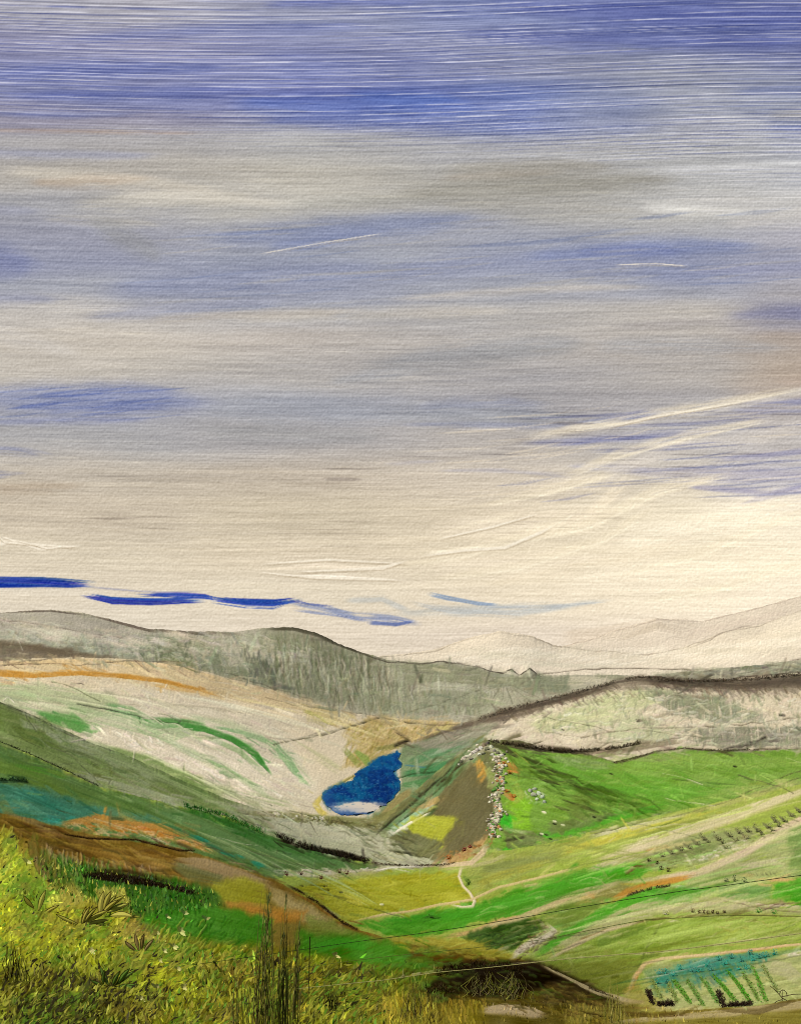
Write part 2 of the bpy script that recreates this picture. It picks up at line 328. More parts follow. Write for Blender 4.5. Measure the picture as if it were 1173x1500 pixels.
    h1 = VN(s.V*.75-.006*s.U, s.U*.014, 71); h2 = VN(s.V*.95, s.U*.05, 72)
    s.c += (((h1-.5)*16+(h2-.5)*13)*(1+.6*top))[...,None]
    s.c += ((g-.5)*(30+30*top)*(1-.5*sst(800,900,s.V)))[...,None]*np.array([1,.95,.8])
    mid = sst(560,620,s.V)*(1-sst(770,830,s.V))
    dl = sst(.72,.9,VN(s.V*.5-.004*s.U, s.U*.012, 41))*sst(.45,.7,VN(s.U*.006, s.V*.03, 42))
    s.c += (dl*mid)[...,None]*np.array([-34,-34,-30])
    ll = sst(.76,.92,VN(s.V*.45-.002*s.U, s.U*.01, 43))*sst(.4,.7,VN(s.U*.006, s.V*.03, 44))*sst(190,300,s.V)*(1-sst(700,900,s.V))
    s.c += (ll*(.3+.7*sst(.4,.7,VN(s.U*.05, s.V*.9, 46))))[...,None]*np.array([15,14,11])
    # canvas-like mottle of the high thin cloud
    s.c += ((sst(520,1150,s.U)*sst(560,760,s.V)*(.6+.4*FB(s.U*.004,s.V*.012,91)))[...,None]*np.array([17,16,13]))
    s.c += ((1-sst(200,560,s.U))*sst(430,520,s.V)*(1-sst(560,640,s.V)))[...,None]*np.array([8,7,5])
    s.c = 168+(s.c-168)*1.07
    for q, w_ in [([(612,816),(680,806),(740,802),(792,780),(815,768)],2.6),([(640,790),(720,772),(790,752)],1.8),([(378,838),(460,846),(540,848),(596,850)],2.2),([(384,826),(480,820),(600,826)],2.2),([(-10,778),(8,794),(60,798),(118,802)],2),([(20,790),(70,803),(116,799)],1.4),([(430,838),(560,832),(600,820)],3),([(380,372),(470,356),(560,342)],.7),([(900,388),(960,386),(1010,390)],.7),([(880,628),(960,610),(1090,588)],1.4)]:
        s.st([(x+1,y+2.2) for x, y in q], w_*.8, (176,158,130), .5, .3, .5, freq=.9)  # painted shadow line under each raised pale stroke
        s.st(q, [.8]+[w_]*(len(q)-2)+[.8], (250,238,216), .9, .2, .5, freq=.9)
    m = VN(s.U*.45, s.V*.5, 51)-VN(s.U*.45+.6, s.V*.5+.7, 51); m2 = VN(s.U*.9, s.V*.9, 52)-.5
    m3 = VN(s.U*.3+s.V*.2, s.V*.34-s.U*.1, 57)-VN(s.U*.3+s.V*.2+.4, s.V*.34-s.U*.1+.5, 57); s.c += ((m*15+m3*15+m2*16)*(.45+.55*sst(100,240,s.V)))[...,None]
    return s

def paint_land():
    s = Sheet(LV0, LV1, (222,204,176))
    CH = (72,64,52)
    s.below(P6, (210,197,175), 6)
    s.st([(870,935),(920,925),(965,912),(1010,922),(990,945)], 12, (194,180,158), .5, .5)
    s.st([(905,938),(940,924),(965,916),(985,922)], [2,6,6,2], (176,162,138), .45, .5, .9)
    s.st([(1000,930),(1080,915),(1160,895)], 7, (204,188,168), .5, .5)
    s.ln([(p[0],p[1]+1.5) for p in P6 if p[0] > 800], (150,134,118), .8, .5)
    s.below(P5, (216,203,178), 7)
    s.ln([(p[0],p[1]+1.5) for p in P5 if 500 < p[0]], (124,112,94), .8, .6)
    s.st([(640,955),(730,930),(800,950)], 8, (218,204,178), .6, .4)
    s.st([(700,962),(760,958),(830,962)], [5,7,5], (196,190,162), .5, .5)
    s.st([(740,970),(850,975),(930,972)], 4, (200,194,168), .5, .5)
    for k in range(16):
        x = 1000+k*14; s.st([(x,968-k*3+(k%3)*8),(x+30,958-k*4+(k%3)*7),(x+60,946-k*4+(k%3)*7)], 7, (228,214,186), .6, .4)
    s.ln([(740,990),(800,986),(870,980),(940,979),(1060,981),(1110,974),(1173,966),(1300,960)], (96,86,70), .9, .9)
    s.ln([(1005,950),(1040,938),(1050,930),(1100,915)], (120,108,92), .8, .6)
    for k in range(60):
        x = 640+k*9.3; y = 972-abs((k*37)%23)-max(0,x-1000)*.16; s.st([(x,y+3),(x+22,y),(x+48,y-4)], 3+k%4, (232,222,198) if k%3 else (204,194,168), .5, .5, .8)
    # the long grey fell
    s.below(P4, (164,159,134), 9)
    s.pg([(-300,905),(75,895),(180,915),(400,925),(400,945),(200,945),(-300,925)], (168,160,144), .7, 6, .3)
    s.pg([(-300,928),(0,925),(110,938),(250,945),(400,965),(440,1015),(330,990),(250,965),(-300,955)], (130,134,112), .8, 7, .38, f=.4, var=14)
    s.dabs([(0,925),(200,935),(250,965),(0,940)], 90, (176,174,150), (4,12), (1,2.5), (-90,-20), .5, .3, seed=2)
    s.dabs([(200,925),(300,928),(300,980),(210,965)], 130, (96,102,76), (6,18), (1,2.4), (60,110), .5, .4, seed=3)
    s.st([(235,964),(265,968),(290,975)], [3,5,3], (120,122,66), .7, .3)
    s.pg([(-300,940),(0,936),(60,942),(120,955),(180,964),(120,967),(60,966),(0,972),(-300,972)], (112,100,80), .9, 4, .18, 4)
    s.st([(-100,950),(30,950),(110,958)], 6, (104,92,74), .7, .3)
    s.ln([(0,908),(60,914),(120,926),(180,934)], (110,98,84), 1.3, .6)
    s.st([(130,901),(180,913),(215,922),(290,927),(360,930)], [1,3,4,2], (100,86,74), .8, .3)
    s.st([(-60,898),(75,895),(130,901)], 1.3, (84,72,62), .8, .3)
    s.st([(385,922),(430,919),(460,926),(490,941),(530,957)], [3,6,7,4,2], (82,78,60), .85, .25)
    s.st([(380,930),(430,934),(470,942)], 9, (110,108,84), .6, .4)
    s.pg([(380,925),(460,930),(530,960),(640,975),(740,990),(800,992),(790,1030),(690,1050),(560,1045),(460,1025),(400,1005)], (158,154,128), .8, 6, .3, 80)
    s.dabs([(385,925),(460,930),(570,975),(610,1040),(540,1042),(400,1003)], 260, (122,122,94), (10,34), (1,2.6), (78,98), .5, .45, seed=4)
    s.dabs([(385,930),(570,980),(610,1040),(400,1003)], 90, (182,176,148), (8,22), (1,2.2), (78,98), .5, .45, seed=5)
    s.pg([(210,925),(300,930),(420,930),(560,965),(560,1040),(440,1020),(300,985),(220,965)], (112,118,84), .6, 10, .5, 75, f=.3, var=16)
    s.pg([(300,935),(360,930),(400,960),(350,975)], (172,164,138), .6, 8, .45, 60)
    s.dabs([(0,925),(400,935),(560,970),(600,1040),(400,1003),(250,965),(0,935)], 260, (178,172,144), (3,10), (.8,2.4), (-30,30), .5, .4, seed=102)
    s.dabs([(0,905),(400,930),(600,975),(780,995),(700,1045),(540,1040),(400,1003),(250,965),(0,960)], 260, (104,106,80), (3,10), (.8,2.6), (0,180), .4, .45, seed=103)
    s.dabs([(0,903),(200,925),(400,932),(480,960),(440,975),(250,945),(0,935)], 150, (196,188,164), (8,34), (1,4), (4,24), .5, .5, seed=130)
    s.dabs([(560,975),(740,990),(760,1030),(600,1045)], 60, (190,184,158), (6,20), (1,3), (-15,15), .5, .5, seed=131)
    s.dabs([(250,945),(330,950),(400,990),(300,975)], 50, (192,184,158), (6,20), (1,3), (20,70), .5, .5, seed=132)
    s.st([(385,965),(395,985),(405,1004)], [4,8,7], (84,82,66), .65, .35)
    s.st([(250,935),(262,950),(270,970)], 6, (106,112,84), .5, .4)
    s.st([(330,930),(350,960),(345,975)], 10, (170,164,142), .5, .4)
    s.dabs([(350,950),(400,960),(405,1008),(370,1000)], 60, (92,94,76), (8,20), (1,2.4), (70,110), .5, .4, seed=6)
    s.pg([(560,970),(650,970),(740,987),(800,990),(860,1000),(800,1015),(700,1000),(600,1005)], (128,130,98), .7, 6, .42, 3, .35)
    s.pg([(560,1000),(640,1003),(750,1020),(700,1048),(600,1045),(540,1040)], (140,142,112), .7, 6, .4, 80)
    s.dabs([(560,1000),(740,1005),(700,1048),(560,1045)], 100, (110,114,82), (6,16), (1,2.2), (70,110), .5, .5, seed=7)
    s.st([(600,1010),(640,1004),(690,1008)], 6, (186,182,158), .6, .4)
    for (x,y) in [(690,1000),(705,1004),(722,1010),(735,1014),(750,1018),(765,1018),(778,1014),(790,1008)]:
        s.ln([(738+ (x-738)*.2,1003),(x,y+14)], (96,96,74), .9, .6)
    s.ln([(600,1044),(650,1028),(700,1012),(740,1004)], (92,88,66), 1, .7)
    s.st([(790,992),(840,998),(900,996),(940,992)], [4,7,6,2], (196,186,158), .6, .4)
    s.pg([(770,990),(830,990),(835,1010),(800,1018),(770,1012)], (120,124,98), .7, 4, .3)
    s.st([(870,990),(910,993),(900,1000)], 4, (128,130,100), .6, .4)
    s.pg([(960,985),(1010,982),(1100,975),(1173,968),(1400,960),(1400,985),(1100,986),(1010,996)], (150,150,120), .7, 5, .45)
    s.dabs([(1000,985),(1173,970),(1173,985),(1010,995)], 60, (104,102,84), (5,16), (1,2.2), (-15,10), .7, .4, seed=8)
    s.ln([(500,944),(530,957),(560,968),(600,972),(650,969),(690,975),(735,986),(748,980),(760,990),(776,979),(792,990)], (66,58,48), 1.1, .95, .3)
    # pale far side of the valley, with the lake at its foot
    s.below(P3, (200,186,156), 6)
    s.pg([(-300,972),(0,968),(130,963),(280,978),(400,1010),(520,1046),(400,1040),(250,1010),(100,985),(-300,988)], (196,172,126), .7, 6, .3, 8)
    s.st([(0,972),(120,968),(250,975),(340,1000)], 4, (206,176,122), .6, .4, .6)
    s.st([(-80,984),(0,986),(50,989),(120,986),(190,991),(240,998),(290,1010),(325,1022)], [6,6,5,4,4,4,3,1], (180,128,50), .95, .15, .5)
    s.st([(220,1003),(280,1010),(320,1016)], [2,5,3], (190,148,78), .6, .3)
    s.st([(-60,996),(60,1000),(140,1008),(60,1012)], 6, (200,184,148), .6, .4)
    s.pg([(-300,995),(0,1000),(160,1012),(300,1020),(420,1060),(470,1130),(460,1190),(380,1190),(240,1130),(60,1050),(-300,1010)], (198,188,162), .7, 8, .3, 20)
    s.st([(100,1015),(240,1022),(380,1038),(470,1050)], 6, (214,198,168), .6, .4)
    s.st([(120,1030),(260,1034),(400,1046)], 3, (150,140,112), .45, .5)
    s.st([(-80,1010),(60,1016),(160,1030),(120,1045),(60,1040)], 14, (152,164,116), .7, .38)
    s.st([(0,1022),(60,1040),(110,1060)], 9, (150,162,118), .6, .35)
    s.st([(52,1046),(80,1052),(110,1060),(128,1072)], [7,9,11,6], (70,128,52), .85, .25)
    s.st([(100,1045),(120,1060),(135,1080)], 6, (84,138,66), .6, .3)
    s.st([(150,1035),(190,1044),(220,1060),(262,1062)], [8,10,9,5], (96,142,84), .75, .3)
    s.st([(190,1050),(235,1066),(290,1062),(240,1085)], [8,13,12,7], (140,166,112), .65, .35)
    s.st([(200,1052),(260,1056),(300,1062)], [3,5,3], (72,126,58), .8, .25)
    s.st([(262,1062),(300,1068),(340,1082),(375,1105),(398,1135)], [4,5,5,5,2], (58,122,48), .95, .12)
    s.st([(300,1078),(350,1100),(390,1135)], 4, (120,152,94), .6, .35)
    s.st([(310,1064),(350,1072),(400,1088),(425,1115),(450,1150)], [2,4,4,4,2], (96,144,86), .7, .3)
    s.st([(380,1076),(405,1098),(430,1130),(455,1152)], [2,4,4,2], (120,160,104), .7, .3)
    s.st([(300,1112),(340,1130),(370,1148),(410,1165)], 2.5, (104,146,84), .7, .3)
    s.st([(180,1085),(230,1100),(300,1130),(380,1168),(440,1185)], [10,13,14,12], (206,194,168), .7, .35)
    s.st([(250,1090),(340,1115),(420,1170)], 8, (210,198,172), .6, .4)
    s.st([(420,1060),(450,1100),(470,1140)], 13, (208,192,160), .7, .35)
    s.st([(440,1040),(500,1060),(520,1090)], 10, (196,178,138), .6, .4)
    s.dabs([(150,1070),(330,1095),(440,1180),(380,1185),(250,1125)], 70, (226,214,190), (4,14), (.8,1.8), (15,40), .6, .3, seed=10)
    s.dabs([(170,1070),(250,1085),(240,1105),(180,1085)], 30, (230,220,196), (3,7), (.8,1.6), (0,180), .7, .1, seed=11)
    s.pg([(440,1030),(520,1046),(500,1062),(450,1058)], (176,158,96), .6, 4, .35)
    s.st([(445,1040),(470,1052),(480,1064)], 3, (150,158,66), .5, .3)
    s.pg([(500,1060),(560,1050),(690,1060),(640,1080),(590,1090),(570,1108),(530,1125),(500,1125),(520,1095)], (182,160,104), .85, 5, .25, -40)
    s.dabs([(510,1060),(680,1062),(590,1092),(530,1125),(505,1120)], 140, (150,134,66), (8,22), (.8,1.7), (-70,-35), .6, .35, seed=12)
    s.dabs([(540,1055),(690,1062),(600,1088)], 50, (212,184,124), (6,16), (.8,1.6), (-70,-35), .6, .35, seed=13)
    s.st([(520,1100),(535,1112),(540,1122)], [3,7,4], (120,146,66), .8, .25)
    s.st([(505,1098),(525,1120)], 5, (116,134,60), .6, .3)
    s.st([(550,1098),(570,1095),(585,1092)], 4, (108,112,52), .6, .3)
    s.ln([(115,1032),(175,1042),(220,1053),(262,1060)], (60,62,46), 1.2, .9)
    s.ln([(215,1075),(265,1073),(330,1082),(400,1080),(430,1082)], (110,112,92), .8, .6)
    s.ln([(262,1060),(265,1056)], (50,50,40), 1.6, .9)
    s.ln([(295,1110),(325,1118),(350,1140),(400,1160)], (104,112,84), .8, .6)
    s.ln([(0,975),(60,972),(120,974),(200,968),(260,970)], (80,68,52), 1, .8)
    s.ln([(0,976),(40,968),(80,964)], (80,68,52), .9, .7)
    s.ln([(390,1022),(430,1032),(500,1042),(560,1050)], (96,86,62), 1, .8)
    s.ln([(330,985),(390,1005),(460,1025)], (86,80,62), 1, .7)
    s.ln([(400,1090),(450,1080),(500,1068),(558,1050)], (70,68,44), 1.3, .85)
    s.ln([(470,1078),(520,1062),(556,1051)], (56,52,34), 1.5, .85)
    s.ln([(560,1052),(600,1058),(650,1062),(690,1060)], (84,76,52), 1.6, .8)
    s.ln([(390,1078),(430,1086),(470,1072)], (120,112,88), .8, .7)
    s.st([(105,1002),(120,1001),(124,1003)], .8, CH, .7, 0)
    s.st([(230,1014),(240,1012),(246,1000)], 1, (226,214,190), .8, 0)
    # lower left of that slope, near the lake shore
    s.st([(360,1180),(420,1176),(460,1180)], 9, (190,180,150), .6, .4)
    s.ln([(250,1134),(310,1150),(360,1165),(400,1180)], (70,74,50), 1, .8)
    s.ln([(330,1190),(360,1172),(380,1166)], (84,84,60), .9, .7)
    # lake shore
    s.st([(472,1166),(462,1178),(470,1190),(480,1194)], [3,5,5,3], (190,172,84), .9, .1)
    s.st([(470,1168),(490,1152),(520,1136),(545,1120),(570,1108)], [4,3,2,1.5], (176,160,86), .8, .1)
    s.ln([(476,1164),(500,1146),(540,1124),(572,1106)], (96,92,50), .9, .8)
    s.pg([(472,1163),(489,1150),(516,1142),(540,1119),(557,1107),(584,1100),(590,1118),(580,1132),(587,1150),(574,1172),(540,1192),(502,1195),(482,1183),(471,1169)], (46,98,118), .95, 3, .1, -30)
    # right shore
    s.pg([(585,1092),(690,1060),(730,1060),(700,1090),(640,1135),(570,1200),(535,1200),(560,1180),(582,1165),(588,1130)], (116,134,92), .95, 3, .12, -35)
    s.st([(590,1105),(640,1085),(700,1065)], [6,10,8], (112,116,88), .7, .3)
    s.st([(596,1120),(640,1100),(690,1085)], [5,9,6], (84,132,84), .7, .3)
    s.st([(590,1135),(630,1128),(660,1112)], [5,8,6], (62,124,72), .8, .25)
    s.st([(588,1150),(615,1148),(640,1138)], [3,6,5], (70,122,66), .8, .25)
    s.st([(600,1150),(615,1160),(600,1175)], 7, (142,160,118), .7, .3)
    s.st([(560,1198),(585,1172),(605,1158)], [8,9,6], (150,132,80), .85, .25)
    s.st([(625,1108),(650,1098),(664,1092)], [2,4,2], (186,190,160), .6, .35)
    s.ln([(580,1140),(605,1134),(640,1130)], (44,66,34), 1.5, .8)
    s.ln([(580,1092),(590,1088),(598,1086)], (34,30,22), 2.6, .95)
    # brown heather ridge and the hills on the right
    s.pg([(600,1092),(690,1058),(720,1052),(780,1045),(760,1062),(720,1072),(680,1090),(650,1100)], (150,140,118), .8, 4, .3, -20)
    s.pg([(740,1050),(800,1035),(930,1005),(1000,1006),(1080,1030),(1173,1060),(1300,1060),(1300,1090),(1173,1098),(1000,1095),(900,1110),(800,1095),(720,1082)], (206,192,162), .9, 5, .25, -10)
    s.pg([(775,1060),(840,1032),(930,1008),(990,1012),(960,1030),(920,1045),(860,1070),(800,1075)], (182,186,134), .8, 6, .32, -30)
    s.pg([(880,1075),(930,1045),(970,1062),(1010,1070),(960,1085),(900,1090)], (178,184,136), .7, 5, .35, 10)
    s.pg([(950,1012),(1050,1020),(1100,1035),(1120,1055),(1040,1060),(980,1045)], (134,136,106), .85, 6, .42, 85)
    s.dabs([(950,1012),(1100,1025),(1120,1058),(980,1050)], 110, (116,118,90), (5,14), (1,2.2), (70,110), .5, .5, seed=15)
    s.pg([(1000,1068),(1080,1062),(1173,1062),(1300,1062),(1300,1090),(1173,1094),(1060,1096),(1010,1085)], (128,126,102), .85, 5, .42, 85)
    s.dabs([(1005,1066),(1173,1060),(1173,1094),(1020,1092)], 110, (106,104,82), (5,14), (1,2), (70,110), .5, .5, seed=16)
    s.dabs([(1005,1035),(1173,1055),(1173,1085),(1000,1070)], 60, (196,188,162), (5,16), (1,2), (-10,20), .6, .4, seed=17)
    s.st([(925,1042),(990,1052),(1060,1062),(1173,1062)], [4,4,3,3], (214,198,166), .8, .3)
    s.st([(1080,1030),(1110,1042),(1173,1046)], 4, (214,196,166), .7, .35)
    s.ln([(830,1090),(880,1062),(925,1042)], (216,204,176), 1.3, .8)
    s.ln([(850,1080),(900,1070),(960,1066),(1020,1065),(1100,1060),(1173,1050)], (100,90,70), 1.2, .8)
    s.ln([(790,1070),(850,1080),(900,1072)], (130,120,92), .9, .7)
    s.ln([(870,1088),(960,1087),(1000,1080)], (92,84,62), 1.1, .8)
    for (x,y,r) in [(936,1055,3),(872,1070,1.6),(824,1068,1.2),(1145,1047,3),(1118,1080,3),(1100,1087,2)]: s.st([(x-r,y),(x+r,y+1)], r*.8, (52,46,38), .9, 0)
    s.ln([(1060,1098),(1100,1090),(1122,1078)], (62,56,46), 2.2, .85)
    s.st([(590,1092),(640,1075),(700,1056),(740,1042),(790,1032),(850,1018),(905,1002)], [2,3,6,8,8,7,4], (96,84,66), .9, .25, .8)
    s.st([(690,1062),(740,1050),(800,1038)], [3,9,6], (112,98,80), .75, .35, .8)
    s.st([(880,1000),(935,994),(1000,1000),(1070,1005),(1173,998),(1400,990)], [4,8,10,13,14,14], (104,92,74), .9, .22, .8)
    s.st([(960,996),(1010,1001),(1060,1000)], [3,6,4], (66,56,44), .7, .3)
    s.dabs([(720,1040),(800,1026),(900,1004),(1000,1000),(1120,1000),(1173,998),(1173,1016),(1060,1018),(940,1006),(850,1025),(730,1056)], 200, (84,74,58), (5,11), (.8,1.8), (15,75), .5, .4, seed=18)
    s.ln([(p[0],p[1]+1) for p in P3 if 700 < p[0]], (52,44,36), 1.6, .85)
    s.st([(1120,1000),(1150,1006),(1173,1010)], 8, (130,116,96), .5, .4)
    # front slopes: left green fellside, and the crag hill on the right
    s.below(P2, (128,140,84), 9)
    s.pg([(-300,995),(0,1030),(60,1055),(160,1100),(260,1140),(330,1172),(390,1195),(420,1215),(340,1198),(200,1165),(140,1148),(60,1108),(-300,1035)], (122,138,78), .9, 4, .15, 25)
    s.st([(-50,1040),(20,1062),(80,1100)], 16, (108,130,62), .7, .3)
    s.st([(0,1060),(50,1090),(90,1118)], 9, (120,138,74), .6, .3)
    s.st([(60,1060),(110,1090),(170,1110),(230,1155)], [8,14,16,14], (150,158,118), .75, .35)
    s.st([(30,1060),(60,1066),(100,1090)], 5, (168,172,138), .7, .35)
    s.st([(100,1082),(118,1090),(130,1096)], 6, (172,174,138), .7, .3)
    s.st([(100,1130),(150,1148),(220,1165),(280,1180)], [6,9,9,5], (160,162,128), .8, .35)
    s.st([(150,1098),(220,1120),(280,1150),(330,1178)], [8,14,17,14], (116,136,76), .9, .2)
    s.st([(20,1060),(40,1080),(80,1090)], 6, (96,114,50), .7, .3)
    s.st([(280,1130),(310,1150),(360,1172),(400,1190)], 5, (140,146,104), .7, .3)
    s.st([(180,1162),(240,1178),(330,1196),(380,1210)], 5, (168,164,132), .75, .35)
    for q in [[(0,1028),(60,1054),(130,1087),(200,1112),(260,1140)],[(40,1050),(60,1080),(110,1110),(160,1160)],[(60,1090),(90,1100),(130,1106),(170,1103)],[(90,1118),(170,1120),(160,1150)],[(200,1115),(260,1160),(290,1168)]]:
        s.ln(q, (92,98,66), .9, .75)
    s.dabs([(0,1030),(160,1100),(330,1180),(250,1170),(60,1100)], 110, (96,116,56), (8,26), (.8,2), (15,38), .45, .5, seed=20)
    s.ln([(0,1028),(30,1040),(70,1060),(130,1088)], (76,78,56), 1.2, .8)
    s.st([(5,1027),(12,1020),(22,1030)], 1, (210,202,176), .8, 0)
    # grey-green strip of valley floor in front of the lake
    s.pg([(330,1172),(400,1190),(470,1197),(560,1200),(600,1170),(660,1260),(590,1272),(500,1256),(440,1240),(380,1213)], (170,168,136), .92, 4, .18, 12)
    s.st([(400,1205),(470,1218),(540,1232),(600,1240)], [7,10,12,6], (180,176,146), .7, .35)
    s.st([(350,1190),(420,1194),(480,1200),(540,1206),(600,1180)], [3,5,6,7,5], (122,122,70), .85, .25)
    s.st([(540,1206),(580,1190),(610,1170)], [5,7,5], (128,124,72), .75, .3)
    s.dabs([(420,1190),(560,1204),(610,1170),(600,1195),(550,1216),(430,1204)], 90, (96,96,52), (4,12), (.8,1.6), (-40,30), .6, .35, seed=21)
    s.st([(540,1225),(560,1210),(580,1212)], 8, (140,142,98), .6, .3)
    s.dabs([(520,1210),(600,1205),(640,1240),(600,1262),(540,1255)], 70, (104,108,66), (10,28), (.8,1.8), (15,40), .55, .4, seed=22)
    s.st([(556,1222),(600,1222),(640,1236)], [5,6,4], (96,112,66), .8, .35)
    s.st([(575,1246),(610,1252),(640,1258)], [1,2.5,1], (44,44,26), .9, .2)
    s.st([(600,1240),(625,1246),(645,1252)], [1,3,1], (50,50,30), .85, .2)
    s.st([(600,1230),(625,1234)], 2, (60,62,38), .8, .3)
    s.ln([(440,1192),(455,1204),(462,1218),(468,1226)], (74,66,50), 1.1, .85)
    for i in range(16):
        x = 400+i*7; s.ln([(x,1192+i*.7),(x+2,1197+i*.7),(x+4,1191+i*.7)], (72,66,44), .8, .8)
    s.dabs([(400,1188),(480,1196),(480,1204),(400,1196)], 24, (226,220,200), (2,5), (.6,1.2), (-60,60), .8, 0, seed=23)
    # crag hill, its left flank
    s.pg([(600,1165),(640,1130),(680,1098),(712,1084),(730,1110),(722,1180),(716,1230),(690,1250),(650,1262),(600,1250),(560,1225),(560,1205)], (106,106,66), .95, 2, .1, -40)
    s.pg([(600,1180),(690,1096),(700,1110),(650,1160),(590,1215),(560,1215)], (96,132,84), .75, 4, .25, -40)
    s.st([(565,1225),(600,1198),(640,1170)], [5,8,5], (192,196,168), .85, .3)
    s.st([(575,1215),(605,1195),(625,1180)], 4, (128,168,128), .7, .3)
    s.st([(600,1190),(640,1172),(655,1164)], [3,5,3], (188,146,84), .8, .3)
    s.ln([(552,1222),(600,1180),(640,1145),(676,1112)], (42,42,26), 2.4, .9)
    s.ln([(640,1150),(672,1122),(690,1106)], (50,40,22), 3, .8)
    s.ln([(580,1208),(620,1176),(660,1140)], (40,58,28), 2, .8)
    s.pg([(630,1190),(650,1158),(690,1116),(716,1150),(724,1180),(716,1224),(690,1240),(660,1252),(642,1238),(672,1200),(630,1195)], (104,98,62), .97, 2, .05, -55, var=5)
    s.dabs([(640,1180),(690,1120),(720,1160),(716,1220),(660,1245)], 160, (88,82,50), (6,13), (.8,1.6), (20,50), .55, .2, seed=25)
    s.dabs([(640,1180),(690,1120),(720,1160),(716,1220),(660,1245)], 70, (124,118,78), (6,13), (.7,1.3), (20,50), .5, .2, seed=26)
    s.st([(650,1168),(668,1174),(680,1168)], 4, (112,92,44), .6, .3)
    s.pg([(603,1196),(672,1196),(664,1214),(648,1232),(604,1222),(596,1208)], (166,168,54), .97, 3, .06, 10, var=12)
    s.st([(606,1218),(626,1216),(650,1204)], 3, (140,150,40), .7, .3)
    s.st([(575,1222),(600,1206),(630,1190)], [1.3,2,1], (222,214,188), .9, .1)
    s.st([(700,1112),(706,1130),(700,1150)], [4,9,4], (196,148,66), .92, .15)
    s.st([(712,1122),(722,1140),(716,1158)], [5,8,4], (148,156,88), .8, .2)
    # its green right flank
    s.pg([(722,1088),(760,1090),(800,1100),(850,1104),(900,1118),(960,1104),(1010,1101),(1173,1100),(1450,1085),(1450,1085),(1173,1148),(1000,1186),(870,1216),(800,1236),(740,1246),(715,1240),(735,1180)], (114,150,56), .98, 2, .05, 15, var=10)
    s.st([(780,1105),(840,1130),(900,1150),(1000,1150)], [8,16,20,12], (100,152,48), .75, .3)
    s.st([(800,1145),(900,1165),(1000,1165),(1100,1140)], [8,14,14,8], (92,150,44), .7, .3)
    s.st([(940,1120),(1020,1112),(1110,1118),(1250,1110)], [5,10,9,6], (134,162,72), .7, .35)
    s.st([(1000,1140),(1090,1150),(1200,1130)], [6,12,10], (124,152,66), .7, .35)
    s.st([(1020,1165),(1100,1158),(1200,1140)], 7, (150,164,86), .6, .35)
    s.st([(900,1108),(960,1112),(1000,1106)], 5, (142,154,92), .6, .35)
    s.st([(800,1108),(850,1118),(900,1124)], [2,8,4], (134,146,98), .6, .4)
    s.st([(760,1230),(830,1218),(900,1196),(980,1180)], [4,7,7,4], (78,156,40), .85, .2)
    s.st([(730,1250),(760,1236),(800,1228)], [3,5,3], (66,170,34), .8, .2)
    s.dabs([(760,1100),(830,1130),(960,1180),(900,1185),(800,1160),(755,1120)], 60, (62,86,26), (20,52), (1,2.6), (18,34), .6, .4, seed=27)
    s.dabs([(830,1150),(960,1170),(950,1195),(850,1190)], 40, (70,94,32), (20,50), (1,3), (5,25), .55, .4, seed=28)
    for q in [(765,1108,800,1122),(772,1120,812,1136),(800,1110,818,1118),(785,1138,822,1150),(795,1125,850,1140),(830,1148,870,1158),(810,1180,835,1187),(820,1170,900,1196)]:
        s.st([(q[0],q[1]),((q[0]+q[2])/2,(q[1]+q[3])/2+1),(q[2],q[3])], [1,2.6,1], (56,62,28), .85, .25)
    s.st([(975,1140),(1030,1146),(1080,1150)], [1,1.6,1], (84,110,44), .8, .2)
    s.st([(1070,1180),(1120,1158),(1180,1135)], 1.4, (74,84,40), .8, .2)
    s.pg([(740,1218),(790,1222),(800,1234),(744,1244)], (104,110,62), .9, 2, .1, var=6)
    s.pg([(800,1205),(870,1190),(900,1196),(840,1216),(806,1222)], (104,116,62), .85, 3, .15, -30)
    s.pg([(826,1180),(850,1176),(880,1190),(840,1202)], (98,112,50), .7, 3, .2)
    s.pg([(742,1175),(780,1172),(775,1212),(745,1214)], (128,178,40), .9, 4, .15)
    s.st([(752,1145),(762,1165),(748,1175)], 7, (156,168,70), .7, .3)
    s.st([(734,1100),(745,1125),(740,1150)], 6, (120,150,50), .8, .25)
    s.st([(735,1210),(742,1200),(746,1216)], [6,8,6], (60,172,40), .95, .05)
    s.st([(740,1115),(755,1126),(750,1118)], 3, (196,128,62), .8, .1)
    s.st([(738,1160),(750,1170),(744,1162)], 4, (190,118,54), .85, .15)
    s.st([(742,1128),(760,1132)], 2, (206,132,66), .8, .1)
    s.st([(712,1086),(760,1090),(800,1097),(860,1102),(940,1096)], [4,7,6,5,2], (84,74,52), .92, .15, .6)
    s.st([(740,1092),(790,1096),(850,1102)], [3,6,4], (52,44,32), .7, .3)
    s.st([(860,1108),(900,1100),(940,1092),(1000,1086)], [7,8,7,3], (126,114,86), .8, .3)
    s.ln([(900,1117),(945,1106),(985,1096),(1010,1096),(1060,1100),(1173,1096)], (74,64,46), 1.7, .85)
    s.st([(716,1090),(740,1098),(760,1110)], [3,5,2], (60,54,36), .8, .25)
    s.dabs([(770,1160),(800,1160),(800,1178),(770,1176)], 12, (190,196,170), (3,7), (1,2), (0,180), .6, .1, seed=29)
    for (x,y) in [(870,1196),(800,1222),(806,1228),(812,1206),(792,1222),(752,1226),(796,1188),(1076,1122),(948,1208),(895,1133)]:
        s.st([(x-1.5,y),(x+1.5,y+1)], 1.4, (34,38,18), .9, 0)
    for (x,y) in [(796,1189),(793,1221),(812,1203),(797,1190),(824,1208)]: s.st([(x-2,y),(x+2,y+1)], 1.5, (226,222,180), .9, 0)
    # farmland
    s.below(P1, (156,172,72), 9)
